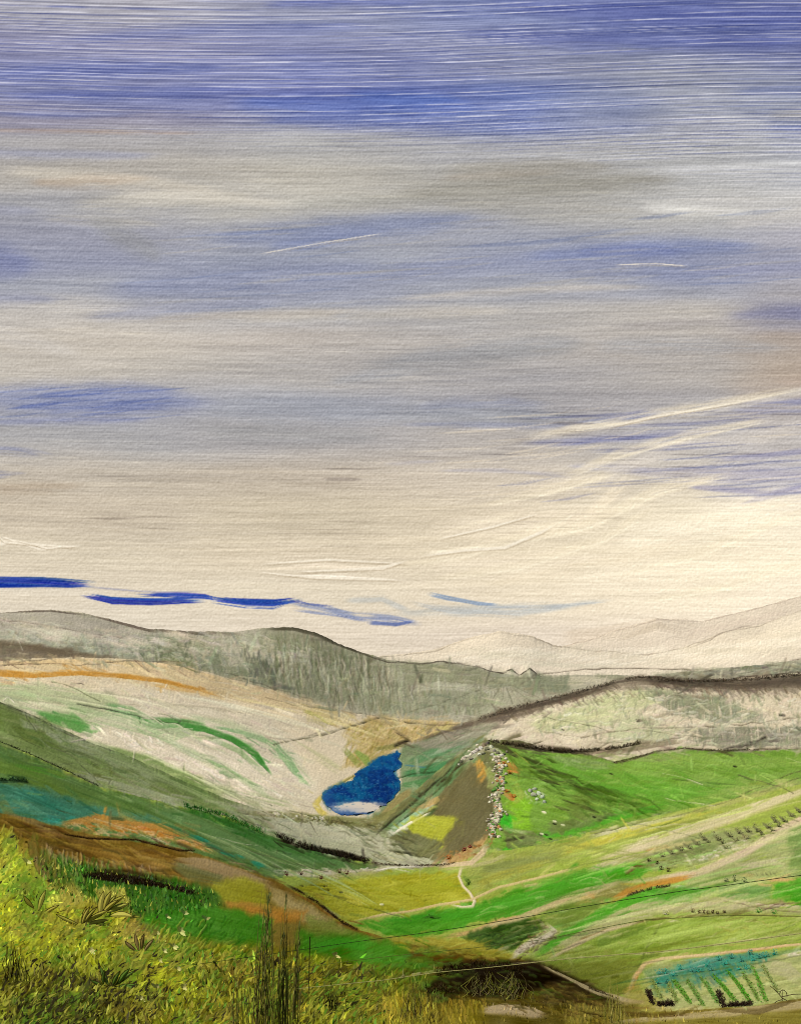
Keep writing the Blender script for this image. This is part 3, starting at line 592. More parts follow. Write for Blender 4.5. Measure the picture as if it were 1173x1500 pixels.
    s.pg([(-300,1010),(0,1088),(60,1114),(145,1154),(260,1182),(340,1205),(420,1232),(540,1266),(560,1275),(420,1280),(400,1290),(290,1252),(200,1233),(110,1217),(-300,1180)], (92,122,62), .97, 3, .1, 22, var=10)
    s.st([(-50,1100),(40,1135),(120,1165)], [8,14,8], (104,132,52), .8, .3)
    s.st([(20,1120),(60,1128),(100,1140)], [2,5,3], (84,140,44), .75, .3)
    s.st([(60,1135),(130,1165),(220,1195)], [5,8,8], (98,126,60), .7, .3)
    s.st([(-80,1146),(0,1144),(30,1143),(45,1148)], [3,4,4,2], (36,58,34), .85, .2)
    s.pg([(-300,1150),(0,1146),(60,1156),(120,1175),(230,1200),(240,1212),(140,1206),(70,1210),(30,1195),(-300,1190)], (70,128,100), .92, 5, .15, 8, var=12)
    s.st([(20,1160),(60,1170),(110,1195)], 8, (58,132,104), .7, .3)
    s.st([(0,1165),(10,1185),(20,1200)], 8, (110,124,66), .7, .3)
    s.dabs([(50,1200),(140,1195),(140,1208),(60,1208)], 30, (52,146,118), (4,10), (1,2.2), (-20,20), .7, .2, seed=30)
    s.st([(150,1185),(200,1200),(240,1215)], 6, (100,126,76), .6, .3)
    s.st([(230,1190),(320,1215),(400,1240),(500,1262)], [8,14,16,9], (98,132,74), .85, .2)
    s.st([(300,1230),(360,1250),(410,1270)], 9, (112,138,88), .7, .3)
    s.st([(262,1184),(310,1196),(340,1210),(380,1232)], [2,6,9,5], (48,104,34), .92, .12)
    s.st([(330,1205),(380,1230),(430,1245),(500,1258)], [4,8,10,5], (70,120,52), .8, .2)
    s.st([(400,1250),(460,1262),(520,1268)], 6, (88,128,70), .6, .3)
    s.dabs([(270,1180),(370,1215),(360,1225),(290,1195)], 40, (40,92,30), (3,8), (.7,1.4), (60,110), .7, .1, seed=31)
    for (x,y,l) in [(293,1228,14),(340,1252,18),(380,1266,12)]: s.st([(x-l,y-4),(x,y),(x+l,y+5)], [2,3.5,2], (44,138,104), .85, .15)
    s.st([(80,1208),(140,1200),(200,1210),(250,1222),(290,1238),(320,1252)], [3,8,11,11,7,3], (186,136,62), .95, .15, .5, var=12)
    s.dabs([(90,1206),(180,1205),(300,1235),(310,1248),(200,1228),(100,1215)], 130, (206,168,112), (4,12), (.8,1.7), (-15,40), .65, .2, seed=32)
    s.dabs([(110,1206),(180,1203),(280,1228),(200,1222)], 40, (186,116,40), (5,14), (1,2), (0,20), .7, .2, seed=33)
    s.ln([(300,1232),(340,1262),(380,1280),(400,1288)], (92,80,56), 1.2, .7)
    # dark tree belt across the dip
    s.st([(400,1228),(440,1240),(500,1250),(540,1262)], [1.5,3,5,4], (34,28,16), .92, .12)
    s.st([(540,1262),(560,1268),(600,1270),(650,1268)], [4,4,2,2], (84,74,56), .85, .2)
    s.dabs([(455,1238),(530,1256),(540,1266),(470,1250)], 30, (30,26,18), (4,10), (1,2.4), (20,60), .8, .2, seed=34)
    s.st([(535,1280),(548,1264),(552,1258)], 5, (120,116,86), .7, .3)
    # pale track and yellow field
    s.st([(400,1278),(470,1280),(540,1278),(570,1270),(640,1268),(690,1252)], [4,6,5,2.5,2.5,4], (196,184,150), .92, .2)
    s.st([(545,1277),(580,1270),(620,1268)], 1, (232,224,200), .9, .05)
    s.dabs([(400,1272),(540,1272),(540,1282),(400,1284)], 40, (220,210,184), (5,14), (.8,1.6), (-10,10), .6, .3, seed=35)
    s.pg([(430,1298),(500,1288),(600,1280),(672,1278),(682,1300),(700,1320),(640,1326),(560,1338),(516,1350),(490,1338),(460,1316)], (164,162,44), .98, 3, .05, -5, var=12)
    s.st([(440,1294),(500,1284),(570,1278)], 5, (148,150,70), .7, .3)
    s.st([(560,1310),(620,1300),(670,1295)], 10, (154,158,40), .6, .3)
    s.st([(470,1310),(530,1318),(600,1320)], 9, (172,170,54), .6, .3)
    s.ln([(512,1308),(540,1328)], (206,204,120), .8, .7)
    for (x,y) in [(500,1307),(559,1325),(477,1298),(480,1304),(442,1298)]: s.st([(x-1.5,y),(x+1.5,y)], 1.6, (232,226,184) if x > 500 else (60,58,30), .9, 0)
    s.pg([(690,1250),(760,1248),(870,1218),(1000,1188),(980,1210),(900,1232),(820,1262),(740,1292),(700,1310),(684,1290),(680,1272)], (156,164,78), .95, 3, .1, -18, var=12)
    s.st([(700,1275),(760,1265),(820,1250)], [5,9,5], (128,136,78), .65, .3)
    s.st([(696,1298),(740,1280),(800,1262)], [4,7,4], (166,160,62), .65, .3)
    s.st([(820,1250),(900,1226),(1000,1200),(1060,1180)], [5,7,6,3], (196,188,72), .85, .25)
    s.st([(860,1226),(950,1206),(1010,1192)], 3, (206,198,160), .85, .25)
    s.st([(686,1270),(720,1262),(740,1252)], 3, (190,176,132), .6, .3)
    # orange scree and pale track foot at the crag
    s.st([(648,1262),(668,1258),(690,1246),(706,1234),(720,1222)], [4,6,9,7,4], (184,148,92), .9, .2)
    s.st([(650,1268),(690,1264),(706,1250),(712,1240)], [3,4,5,3], (206,184,142), .9, .15)
    s.dabs([(650,1250),(720,1218),(726,1232),(690,1262),(655,1266)], 60, (150,108,60), (2,6), (.8,1.8), (0,180), .8, .1, seed=36)
    s.st([(676,1268),(672,1284),(678,1298),(688,1308),(695,1320),(692,1328),(676,1329),(660,1325)], [2.6,1.8,1.8,1.8,2.4,2,1.6,1], (222,206,166), .97, .02, .3)
    s.st([(516,1350),(560,1340),(600,1335),(640,1326),(690,1318),(730,1300),(780,1288),(850,1270)], [1.3,2,1.6,2,2,2,2,2], (204,180,118), .95, .08)
    s.st([(640,1326),(600,1334),(580,1338)], 1.4, (200,150,84), .7, .1)
    s.st([(680,1284),(686,1292),(684,1298)], 3, (84,112,36), .8, .2)
    # bright green meadow strip
    s.pg([(518,1354),(600,1340),(700,1322),(780,1294),(850,1276),(960,1262),(980,1268),(920,1290),(860,1310),(780,1336),(700,1350),(640,1368),(600,1376),(560,1368)], (82,150,38), .98, 3, .05, -14, var=12)
    s.st([(540,1356),(620,1345),(700,1338),(760,1318)], 5, (54,140,28), .7, .3)
    s.st([(700,1335),(780,1310),(860,1285),(940,1266)], 6, (78,168,40), .7, .3)
    s.st([(620,1345),(632,1343),(645,1345)], 2.2, (44,70,28), .8, .2)
    s.st([(780,1290),(850,1275),(920,1266)], 4, (122,160,60), .6, .3)
    # pale cart track, then tan fallow strips on the right
    s.st([(860,1262),(940,1240),(1000,1222),(1080,1195),(1173,1160),(1400,1080)], [3,7,9,8,6,6], (208,190,148), .9, .2)
    s.st([(860,1276),(900,1262),(960,1250)], [3,7,4], (190,176,138), .85, .25)
    s.pg([(900,1240),(1000,1200),(1173,1150),(1300,1110),(1300,1130),(1173,1172),(1080,1200),(960,1240)], (158,166,80), .7, 6, .3, -18)
    s.st([(1010,1192),(1080,1172),(1173,1142)], [3,5,4], (168,164,100), .75, .3)
    s.st([(920,1230),(1000,1206),(1050,1194)], 2.4, (134,140,60), .8, .3)
    s.st([(960,1212),(1000,1198)], 1.3, (92,108,44), .8, .2)
    s.ln([(870,1222),(920,1208),(1000,1192),(1060,1176),(1120,1150),(1173,1128)], (84,84,48), 1, .8)
    s.st([(900,1246),(1000,1214),(1100,1180),(1173,1156)], [2,3,3,2], (226,208,170), .8, .25)
    s.pg([(935,1262),(960,1240),(1020,1222),(1090,1212),(1120,1222),(1080,1248),(1010,1268),(960,1275)], (142,148,94), .88, 5, .25, -15)
    s.st([(950,1255),(980,1245),(1010,1240)], 5, (176,172,118), .7, .3)
    s.st([(970,1262),(1030,1245),(1080,1235)], [4,7,4], (116,132,70), .7, .3)
    s.dabs([(1000,1262),(1100,1225),(1110,1235),(1040,1262)], 40, (218,206,178), (3,9), (.8,1.6), (-30,10), .75, .2, seed=38)
    s.dabs([(940,1255),(1010,1230),(1050,1240),(980,1275)], 50, (98,104,58), (3,8), (.7,1.4), (-30,30), .7, .2, seed=39)
    s.st([(945,1246),(975,1240),(985,1244)], [1.5,3,1.5], (186,134,80), .7, .3)
    s.st([(916,1280),(930,1270),(942,1268)], [1.5,3,1.5], (108,72,44), .9, .15)
    # long pinkish farm track with the orange soil
    s.st([(800,1320),(850,1305),(900,1294),(950,1288),(1000,1285)], 3, (176,164,120), .6, .3)
    s.st([(940,1290),(1020,1280),(1090,1250),(1140,1218),(1200,1190),(1400,1110)], [5,7,8,8,8,8], (212,186,152), .95, .15, .5)
    s.st([(1060,1262),(1110,1235),(1150,1210)], 3, (224,204,170), .6, .3)
    s.st([(890,1322),(920,1306),(960,1294),(1010,1284),(1060,1266)], [6,7,6,5,2], (190,134,50), .97, .06, .4)
    s.ln([(1073,1256),(1110,1235),(1140,1215),(1173,1200)], (110,84,64), 1, .7)
    s.ln([(1080,1252),(1096,1238),(1103,1232)], (100,78,60), 1.3, .7)
    # the ditch bank below it
    s.pg([(855,1308),(900,1292),(940,1300),(900,1316),(875,1326),(860,1316)], (136,130,66), .9, 4, .15, -20)
    s.st([(856,1310),(866,1318),(876,1328)], 2.2, (214,190,150), .9, .1)
    s.st([(858,1306),(868,1314)], 3, (196,128,60), .8, .2)
    s.st([(915,1312),(945,1302),(975,1298)], [1.5,2.5,1.5], (150,134,108), .9, .2)
    s.dabs([(915,1308),(980,1294),(980,1300),(920,1316)], 36, (70,54,36), (2,6), (.8,1.4), (-30,10), .8, .1, seed=40)
    s.dabs([(915,1308),(980,1294),(980,1300),(920,1316)], 20, (230,216,188), (2,5), (.6,1.2), (-30,10), .8, .1, seed=41)
    s.st([(980,1298),(1010,1300),(1035,1306)], [2,3,1], (222,206,172), .9, .15)
    # mid right
    s.pg([(1040,1262),(1090,1250),(1150,1218),(1300,1160),(1300,1290),(1173,1285),(1080,1300),(1000,1300),(1010,1286)], (166,172,108), .92, 6, .3, -12)
    s.pg([(1060,1275),(1110,1248),(1173,1212),(1300,1170),(1300,1280),(1173,1268),(1150,1230),(1100,1255)], (142,156,94), .85, 6, .3, -20)
    s.pg([(1155,1215),(1173,1205),(1300,1170),(1300,1280),(1173,1282),(1155,1275)], (112,140,68), .8, 4, .25, -30)
    s.st([(1000,1290),(1060,1275),(1110,1258)], 5, (150,152,96), .7, .3)
    s.st([(1080,1272),(1130,1262),(1150,1270)], 5, (194,180,144), .7, .3)
    s.st([(1094,1287),(1130,1288),(1173,1290)], [1,3,2], (206,164,104), .8, .3)
    for i in range(22): s.ln([(1095+i*3.6,1278+(i%3)),(1097+i*3.6,1282)], (92,92,60), .9, .7)
    s.pg([(930,1318),(1000,1298),(1050,1300),(1010,1316),(940,1330)], (66,144,36), .8, 4, .2, -10)
    s.pg([(1050,1300),(1090,1294),(1130,1298),(1130,1318),(1080,1318),(1050,1312)], (100,140,68), .9, 4, .2)
    s.pg([(1132,1296),(1173,1292),(1300,1290),(1300,1330),(1173,1330),(1160,1320),(1132,1318)], (76,158,36), .95, 3, .12, var=12)
    s.pg([(770,1400),(850,1345),(930,1320),(1040,1312),(1173,1325),(1300,1330),(1300,1345),(1173,1340),(1000,1335),(930,1350),(840,1385)], (174,170,116), .88, 5, .3, -8)
    s.st([(960,1330),(1040,1325),(1120,1332)], 5, (190,176,136), .6, .3)
    s.st([(1060,1318),(1120,1326),(1173,1328)], 1.6, (216,196,164), .8, .2)
    s.ln([(1060,1320),(1100,1328),(1140,1324),(1173,1322)], (112,84,72), 1, .8)
    s.ln([(1100,1326),(1140,1334),(1173,1336)], (104,80,66), 1, .8)
    # the two bright green rides
    s.st([(660,1340),(760,1330),(880,1298),(930,1288),(990,1290)], 1, (60,120,30), .1, .5)
    s.st([(780,1402),(820,1375),(860,1350),(900,1328),(950,1306),(985,1298)], [6,6,7,8,7,3], (84,158,40), .98, .03, .25, var=10)
    s.st([(800,1334),(860,1310),(910,1290)], [4,5,3], (186,172,120), .8, .25)
    s.pg([(790,1345),(830,1322),(858,1312),(880,1326),(850,1350),(824,1362),(800,1352)], (112,134,52), .92, 3, .15, -25)
    s.st([(700,1360),(760,1345),(810,1325),(850,1305)], [2,5,5,3], (188,166,112), .92, .12)
    s.st([(640,1374),(690,1366),(730,1350),(790,1338)], [3,4,4,2], (192,158,100), .9, .15)
    s.pg([(676,1372),(710,1358),(760,1346),(792,1344),(800,1356),(770,1375),(750,1392),(700,1386)], (58,86,28), .96, 3, .08, -20, var=10)
    s.dabs([(690,1370),(780,1350),(790,1365),(750,1388),(700,1384)], 50, (96,120,50), (4,14), (.6,1.3), (-40,-10), .6, .3, seed=42)
    s.dabs([(690,1370),(780,1350),(790,1365),(750,1388),(700,1384)], 50, (34,50,18), (4,12), (.8,1.6), (-40,20), .6, .3, seed=43)
    s.st([(790,1350),(798,1360),(806,1370)], [3,6,6], (196,176,138), .92, .15)
    s.st([(812,1364),(790,1376),(766,1388),(750,1402)], [5,7,6,4], (190,176,142), .92, .15)
    s.dabs([(786,1346),(816,1366),(780,1385),(750,1402)], 30, (104,80,56), (2,6), (.7,1.3), (-60,60), .75, .1, seed=44)
    s.pg([(560,1374),(640,1374),(680,1376),(740,1392),(760,1402),(720,1402),(660,1394),(600,1384)], (158,148,50), .95, 4, .12, 6, var=12)
    # olive pasture on the right, its tracks
    s.pg([(800,1408),(850,1380),(930,1352),(1000,1342),(1100,1345),(1173,1345),(1300,1345),(1300,1380),(1173,1372),(1060,1388),(950,1402),(860,1460),(830,1440)], (132,154,54), .97, 5, .14, -6, var=12)
    s.pg([(980,1350),(1100,1348),(1300,1350),(1300,1372),(1173,1370),(1060,1388),(960,1395)], (154,172,74), .8, 6, .25, -6)
    s.pg([(800,1412),(900,1405),(940,1402),(930,1450),(890,1465),(850,1446)], (118,124,44), .85, 5, .2, -20)
    s.st([(870,1385),(920,1365),(950,1358)], [6,9,5], (98,124,42), .7, .3)
    s.st([(830,1400),(870,1392),(900,1395)], 5, (134,138,58), .6, .3)
    s.st([(800,1406),(850,1380),(890,1362),(940,1350)], [3,4,3,2], (190,170,120), .92, .12)
    s.st([(850,1376),(870,1370),(890,1360)], 2, (130,96,46), .7, .2)
    s.st([(900,1360),(945,1348),(990,1343),(1060,1338),(1173,1343)], [1.3,2,1.6,1.5,1.3], (104,90,46), .8, .25)
    s.st([(800,1405),(900,1400),(960,1396),(1040,1385),(1120,1374),(1300,1350)], [1.3,1.3,1.3,1.6,1.6,1.6], (184,178,122), .88, .1)
    s.st([(970,1347),(960,1365),(948,1385),(940,1405),(930,1430)], [1.3,2,2,1.6,1.3], (98,110,44), .75, .25)
    s.st([(855,1354),(872,1350),(890,1348)], 2, (196,180,132), .6, .3)
    s.st([(978,1350),(990,1349),(998,1351)], 1.6, (220,208,166), .8, .1)
    s.dabs([(1020,1355),(1150,1350),(1150,1366),(1040,1376)], 20, (168,166,76), (6,16), (.8,1.8), (20,60), .55, .3, seed=45)
    # orange track around the crop plot
    s.st([(918,1458),(930,1430),(944,1412),(970,1404),(1040,1398),(1110,1390),(1150,1385),(1250,1378)], [3,4,4,3,2.4,2.2,2,1.3], (206,172,116), .95, .08)
    s.st([(925,1450),(934,1424),(946,1412)], [2,3,2], (196,130,60), .8, .2)
    s.st([(1020,1400),(1100,1393),(1160,1384)], 1.3, (192,130,70), .7, .2)
    s.st([(960,1405),(1020,1400),(1060,1397)], 1.2, (236,220,180), .8, .1)
    s.pg([(944,1420),(960,1410),(1060,1402),(1173,1392),(1300,1390),(1300,1470),(1173,1465),(1100,1476),(1030,1480),(960,1482),(940,1460)], (172,176,108), .96, 5, .12, -5, var=10)
    s.st([(1100,1410),(1150,1420),(1173,1440)], 12, (186,176,136), .6, .35)
    s.dabs([(1145,1392),(1173,1388),(1173,1402),(1150,1400)], 14, (224,212,186), (5,14), (1,2), (-15,5), .7, .2, seed=46)
    s.pg([(940,1420),(1050,1402),(1130,1398),(1100,1420),(1020,1440),(960,1460)], (104,134,76), .7, 6, .3, 60)
    s.st([(950,1448),(975,1430),(1010,1416),(1060,1406),(1140,1398)], [9,13,14,11,5], (72,136,116), .75, .3, .8)
    s.dabs([(955,1425),(1060,1400),(1140,1395),(1110,1415),(1070,1435),(1010,1440),(960,1455)], 130, (52,136,108), (3,10), (1.2,3), (30,90), .7, .2, seed=104)
    s.dabs([(1000,1410),(1070,1404),(1090,1430),(1040,1445),(1010,1430)], 40, (66,124,112), (4,14), (1.5,3), (40,70), .6, .25, seed=105)
    s.st([(985,1420),(1010,1440),(1030,1462)], [6,10,8], (128,144,84), .5, .4)
    s.pg([(905,1470),(930,1440),(945,1455),(990,1480),(1080,1478),(1300,1465),(1300,1500),(900,1500)], (160,148,66), .85, 5, .2, -3)
    s.st([(940,1478),(1000,1475),(1060,1482),(1173,1470)], [4,5,5,5], (196,180,128), .6, .35)
    # near bank: brown shoulder, meadow grass, dark hollow
    s.below(P0, (120,104,40), 9)
    s.pg([(-300,1180),(0,1192),(110,1218),(250,1240),(345,1270),(400,1288),(440,1310),(430,1330),(380,1300),(300,1290),(230,1282),(130,1280),(100,1262),(60,1245),(-300,1220)], (108,82,28), .94, 6, .2, 14, var=18)
    s.st([(-60,1195),(20,1208),(70,1230),(110,1240)], [10,12,8,4], (98,76,20), .8, .25)
    s.st([(10,1192),(50,1204),(90,1222)], [3,5,3], (122,104,62), .7, .3)
    s.st([(120,1245),(200,1255),(270,1262)], [8,13,9], (120,90,32), .8, .25)
    s.st([(140,1262),(200,1268),(250,1268)], 6, (140,112,56), .6, .35)
    s.dabs([(0,1195),(110,1220),(345,1272),(400,1290),(330,1290),(130,1278),(0,1230)], 130, (150,122,52), (14,50), (1,2.6), (8,26), .55, .4, seed=110)
    s.dabs([(0,1195),(110,1220),(345,1272),(400,1290),(330,1290),(130,1278),(0,1230)], 110, (66,48,16), (14,50), (1,2.6), (8,26), .5, .4, seed=111)
    s.dabs([(60,1240),(140,1262),(240,1275),(160,1285),(70,1262)], 60, (176,152,112), (6,18), (1,2.4), (60,100), .5, .4, seed=112)
    s.st([(250,1262),(300,1268),(350,1285),(400,1298)], [5,13,14,6], (156,134,92), .92, .18)
    s.st([(100,1240),(160,1250),(200,1258),(260,1270)], 2, (148,118,50), .5, .35)
    s.st([(96,1222),(130,1228),(200,1230),(262,1245),(285,1246)], [1.3,2,1.5,2,1], (54,36,16), .92, .1)
    s.st([(420,1300),(460,1322),(500,1352),(530,1366),(560,1372)], [2,3.5,4,3,2], (120,84,28), .9, .12)
    s.st([(420,1296),(440,1306),(470,1325),(505,1354)], [1.3,2,2,2], (52,38,20), .92, .1)
    s.pg([(395,1296),(430,1312),(480,1345),(520,1370),(470,1360),(420,1340),(400,1320)], (156,138,84), .92, 5, .12, 30)
    s.pg([(310,1290),(360,1286),(390,1296),(395,1330),(350,1326),(310,1322)], (152,150,44), .92, 6, .1, 10)
    s.pg([(305,1324),(340,1320),(390,1330),(450,1334),(445,1350),(385,1352),(340,1345)], (166,116,40), .92, 6, .2, 8)
    s.st([(320,1324),(380,1326),(440,1338)], 4, (160,124,50), .6, .4)
    s.pg([(-60,1270),(20,1250),(40,1262),(110,1275),(130,1300),(180,1300),(190,1330),(200,1400),(150,1420),(-60,1430)], (150,144,40), .92, 8, .12, -60, f=.35, var=16)
    s.st([(0,1216),(14,1230),(20,1250)], [10,14,10], (140,138,42), .85, .25)
    s.dabs([(0,1210),(30,1220),(40,1300),(0,1330)], 80, (164,160,52), (8,22), (.8,2), (-70,-30), .7, .25, seed=50)
    s.pg([(55,1245),(110,1262),(160,1275),(230,1285),(310,1300),(330,1330),(250,1345),(190,1335),(120,1310),(60,1285)], (50,90,24), .92, 7, .15, 80, f=.35, var=14)
    s.pg([(190,1310),(260,1300),(320,1310),(300,1335),(240,1350),(195,1340)], (56,96,26), .9, 5, .12, 80)
    s.pg([(240,1332),(320,1328),(400,1345),(395,1385),(330,1395),(240,1380),(200,1350)], (62,124,26), .95, 6, .12, 12, var=12)
    s.pg([(440,1362),(520,1368),(600,1385),(610,1420),(560,1435),(480,1430),(430,1410)], (62,126,24), .93, 8, .15, -20, var=16)
    s.pg([(450,1340),(490,1350),(520,1370),(450,1370)], (116,128,48), .8, 6, .25)
    s.st([(460,1390),(500,1380),(540,1388)], 8, (56,138,26), .6, .35)
    s.st([(255,1265),(280,1280),(330,1290)], [6,11,8], (104,110,62), .75, .3)
    s.dabs([(45,1240),(120,1256),(140,1290),(60,1290)], 60, (160,140,92), (8,20), (.8,1.8), (75,100), .6, .3, seed=51)
    s.dabs([(60,1250),(200,1275),(320,1310),(300,1340),(200,1335),(70,1290)], 160, (40,92,16), (10,26), (.8,2.2), (70,105), .7, .25, seed=52)
    s.dabs([(60,1250),(200,1275),(320,1310),(300,1340),(200,1335),(70,1290)], 60, (96,132,48), (8,22), (.7,1.6), (70,105), .6, .25, seed=53)
    s.pg([(62,1300),(110,1290),(130,1320),(90,1330),(60,1322)], (160,152,66), .9, 4, .15, 70)
    s.pg([(140,1300),(186,1302),(192,1330),(150,1325)], (156,148,60), .9, 3, .1, 80)
    s.st([(120,1282),(160,1284),(200,1290),(240,1298),(290,1310)], [3,8,7,3,1.6], (26,16,8), .95, .08, .4)
    s.st([(130,1276),(190,1276),(250,1292)], [2,4,3], (44,34,12), .7, .3)
    # grass, olive and straw
    s.pg([(-60,1400),(100,1380),(250,1370),(420,1390),(560,1420),(620,1430),(620,1660),(-300,1660),(-300,1400)], (122,118,26), .93, 10, .12, -50, f=.35, var=18)
    s.pg([(150,1400),(260,1385),(300,1420),(280,1470),(160,1470)], (142,138,32), .7, 12, .25, -50)
    s.pg([(180,1345),(240,1365),(250,1390),(200,1395),(150,1375)], (132,112,62), .7, 8, .3, -50)
    s.pg([(300,1400),(420,1400),(440,1470),(380,1500),(300,1500)], (98,86,22), .6, 12, .3, -70)
    s.pg([(-60,1430),(60,1420),(130,1425),(180,1450),(210,1490),(220,1660),(-300,1660),(-300,1430)], (82,76,18), .75, 12, .25, -55, f=.35, var=16)
    s.pg([(20,1480),(120,1470),(180,1500),(160,1560),(0,1560)], (84,110,26), .5, 10, .35, -20)
    s.dabs([(0,1225),(50,1225),(110,1290),(60,1330),(0,1300)], 90, (96,112,34), (8,24), (1.5,4), (-75,-30), .6, .35, seed=140)
    s.dabs([(20,1215),(60,1230),(90,1290),(50,1290)], 50, (112,92,36), (8,22), (1.5,3.5), (60,110), .6, .35, seed=141)
    # the dark hollow and its straw
    s.pg([(600,1384),(700,1396),(790,1412),(850,1440),(930,1480),(960,1660),(600,1660),(590,1440)], (84,74,20), .9, 9, .2, 5, var=18)
    s.pg([(600,1390),(680,1398),(760,1408),(700,1414),(620,1412)], (86,62,16), .85, 5, .2, 6)
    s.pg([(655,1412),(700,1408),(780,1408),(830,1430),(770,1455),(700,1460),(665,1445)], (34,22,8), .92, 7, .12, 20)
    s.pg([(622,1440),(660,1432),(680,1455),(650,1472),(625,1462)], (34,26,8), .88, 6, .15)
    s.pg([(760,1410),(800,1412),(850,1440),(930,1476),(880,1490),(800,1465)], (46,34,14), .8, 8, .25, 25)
    s.pg([(575,1450),(640,1470),(700,1470),(720,1520),(560,1540),(540,1470)], (128,116,32), .8, 14, .35, 85, var=18)
    s.pg([(830,1470),(900,1470),(980,1485),(1300,1475),(1300,1660),(820,1660)], (138,128,50), .8, 10, .3, 0, var=16)
    s.dabs([(560,1384),(680,1400),(660,1440),(580,1440)], 70, (70,112,28), (10,30), (1.5,4), (-20,20), .6, .35, seed=113)
    s.dabs([(800,1430),(900,1475),(960,1495),(800,1495)], 80, (128,112,44), (8,26), (1.2,3), (-10,40), .5, .4, seed=114)
    s.dabs([(560,1374),(760,1400),(740,1408),(600,1394)], 50, (150,140,46), (8,26), (1,2.6), (0,20), .6, .35, seed=115)
    s.st([(705,1480),(740,1478),(780,1484),(800,1488)], [5,9,8,4], (176,156,118), .92, .15)
    s.st([(880,1500),(960,1492),(1060,1484),(1173,1472),(1300,1465)], [2,4,6,7,7], (188,170,122), .85, .25)
    s.st([(900,1484),(960,1488),(1010,1484)], 4, (84,64,26), .7, .3)
    s.st([(1050,1480),(1110,1482),(1173,1462)], [2,5,3], (96,80,40), .65, .35)
    s.st([(792,1414),(830,1432),(870,1452),(920,1466),(950,1470)], [2.4,2.4,4,4,3], (186,166,112), .92, .12)
    s.ln([(850,1442),(880,1452),(900,1460)], (60,46,28), 1.4, .8)
    s.st([(560,1436),(640,1422),(700,1416),(800,1408)], [1.5,2,1.6,1.3], (170,158,112), .85, .15)
    g0 = (s.V > 1230)&inside_([(-250,1215),(30,1222),(60,1300),(130,1330),(190,1345),(260,1388),(420,1400),(560,1430),(640,1440),(640,1660),(-250,1660)], s.U, s.V)
    n1 = FB(s.U*.022, s.V*.03, 201)[...,None]; n2 = FB(s.U*.03, s.V*.05, 202)[...,None]; n3 = FB(s.U*.05-s.V*.03, s.V*.02+s.U*.01, 203)[...,None]
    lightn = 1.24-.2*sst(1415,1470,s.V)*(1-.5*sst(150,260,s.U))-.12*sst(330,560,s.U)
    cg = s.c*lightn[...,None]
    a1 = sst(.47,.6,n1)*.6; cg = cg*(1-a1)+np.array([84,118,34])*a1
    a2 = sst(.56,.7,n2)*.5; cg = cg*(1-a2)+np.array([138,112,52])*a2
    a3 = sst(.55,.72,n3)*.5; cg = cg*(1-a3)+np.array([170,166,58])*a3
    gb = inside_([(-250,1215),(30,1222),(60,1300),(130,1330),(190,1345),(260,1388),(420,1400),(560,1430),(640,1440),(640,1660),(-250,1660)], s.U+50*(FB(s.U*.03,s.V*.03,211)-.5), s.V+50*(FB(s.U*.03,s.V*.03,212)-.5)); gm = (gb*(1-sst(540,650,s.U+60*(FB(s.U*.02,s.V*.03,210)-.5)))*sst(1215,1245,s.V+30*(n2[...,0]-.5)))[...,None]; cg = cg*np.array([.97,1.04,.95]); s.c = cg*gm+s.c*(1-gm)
    # grass marks
    G = [(0,1300),(60,1320),(200,1340),(300,1380),(620,1425),(620,1500),(0,1500)]
    s.dabs(G, 800, (92,90,18), (8,22), (.7,1.7), (-72,-28), .6, .25, seed=60, jit=18)
    s.dabs(G, 800, (162,158,52), (7,20), (.7,1.5), (-72,-28), .6, .2, seed=61, jit=22)
    s.dabs([(0,1420),(150,1430),(220,1500),(0,1500)], 240, (48,40,10), (8,22), (.8,2.2), (-70,-25), .7, .25, seed=62)
    s.dabs([(150,1430),(420,1410),(460,1500),(180,1500)], 220, (70,58,14), (8,24), (.8,1.8), (-80,-35), .6, .25, seed=63)
    s.dabs([(430,1410),(600,1420),(640,1500),(400,1500)], 260, (66,60,14), (14,40), (.8,1.6), (-50,-25), .65, .2, seed=64)
    s.dabs([(430,1430),(600,1430),(640,1500),(400,1500)], 160, (156,148,44), (12,34), (.7,1.3), (-50,-25), .6, .2, seed=65)
    s.dabs([(240,1340),(400,1350),(400,1400),(240,1395)], 110, (40,96,14), (6,18), (.7,1.6), (-60,-20), .6, .3, seed=66)
    s.dabs([(560,1460),(720,1465),(700,1500),(560,1500)], 140, (176,152,50), (8,22), (.7,1.4), (75,100), .6, .2, seed=67)
    s.dabs([(820,1470),(960,1485),(1000,1500),(820,1500)], 90, (164,146,60), (8,20), (.7,1.4), (75,100), .55, .2, seed=68)
    s.dabs([(620,1400),(900,1460),(880,1500),(640,1460)], 160, (60,46,14), (10,30), (.8,2), (0,30), .5, .35, seed=69)
    s.dabs([(240,1350),(300,1345),(300,1400),(230,1400)], 30, (168,176,70), (8,20), (1,2), (-65,-45), .8, .1, seed=70)
    # broken colour: short marks that drag neighbouring cover along the slope
    r = random.Random(99)
    for k in range(8000):
        x = r.uniform(-60, 1230); y = r.uniform(930, 1490)
        if y < prof(P4, x)+4: continue
        if y > prof(P0, x): continue
        inl = 460 < x < 600 and 1095 < y < 1200
        if inl: continue
        if y < prof(P3, x): t = r.uniform(60, 120) if r.random() < .5 else r.uniform(-15, 15)
        elif x < 620: t = 20+r.gauss(0, 12)
        elif y < prof(P2, x): t = -15+r.gauss(0, 20)
        elif y < prof(P1, x): t = (16 if x > 730 else -50)+r.gauss(0, 14)
        else: t = -15+r.gauss(0, 10)
        if r.random() < .06: t += 70
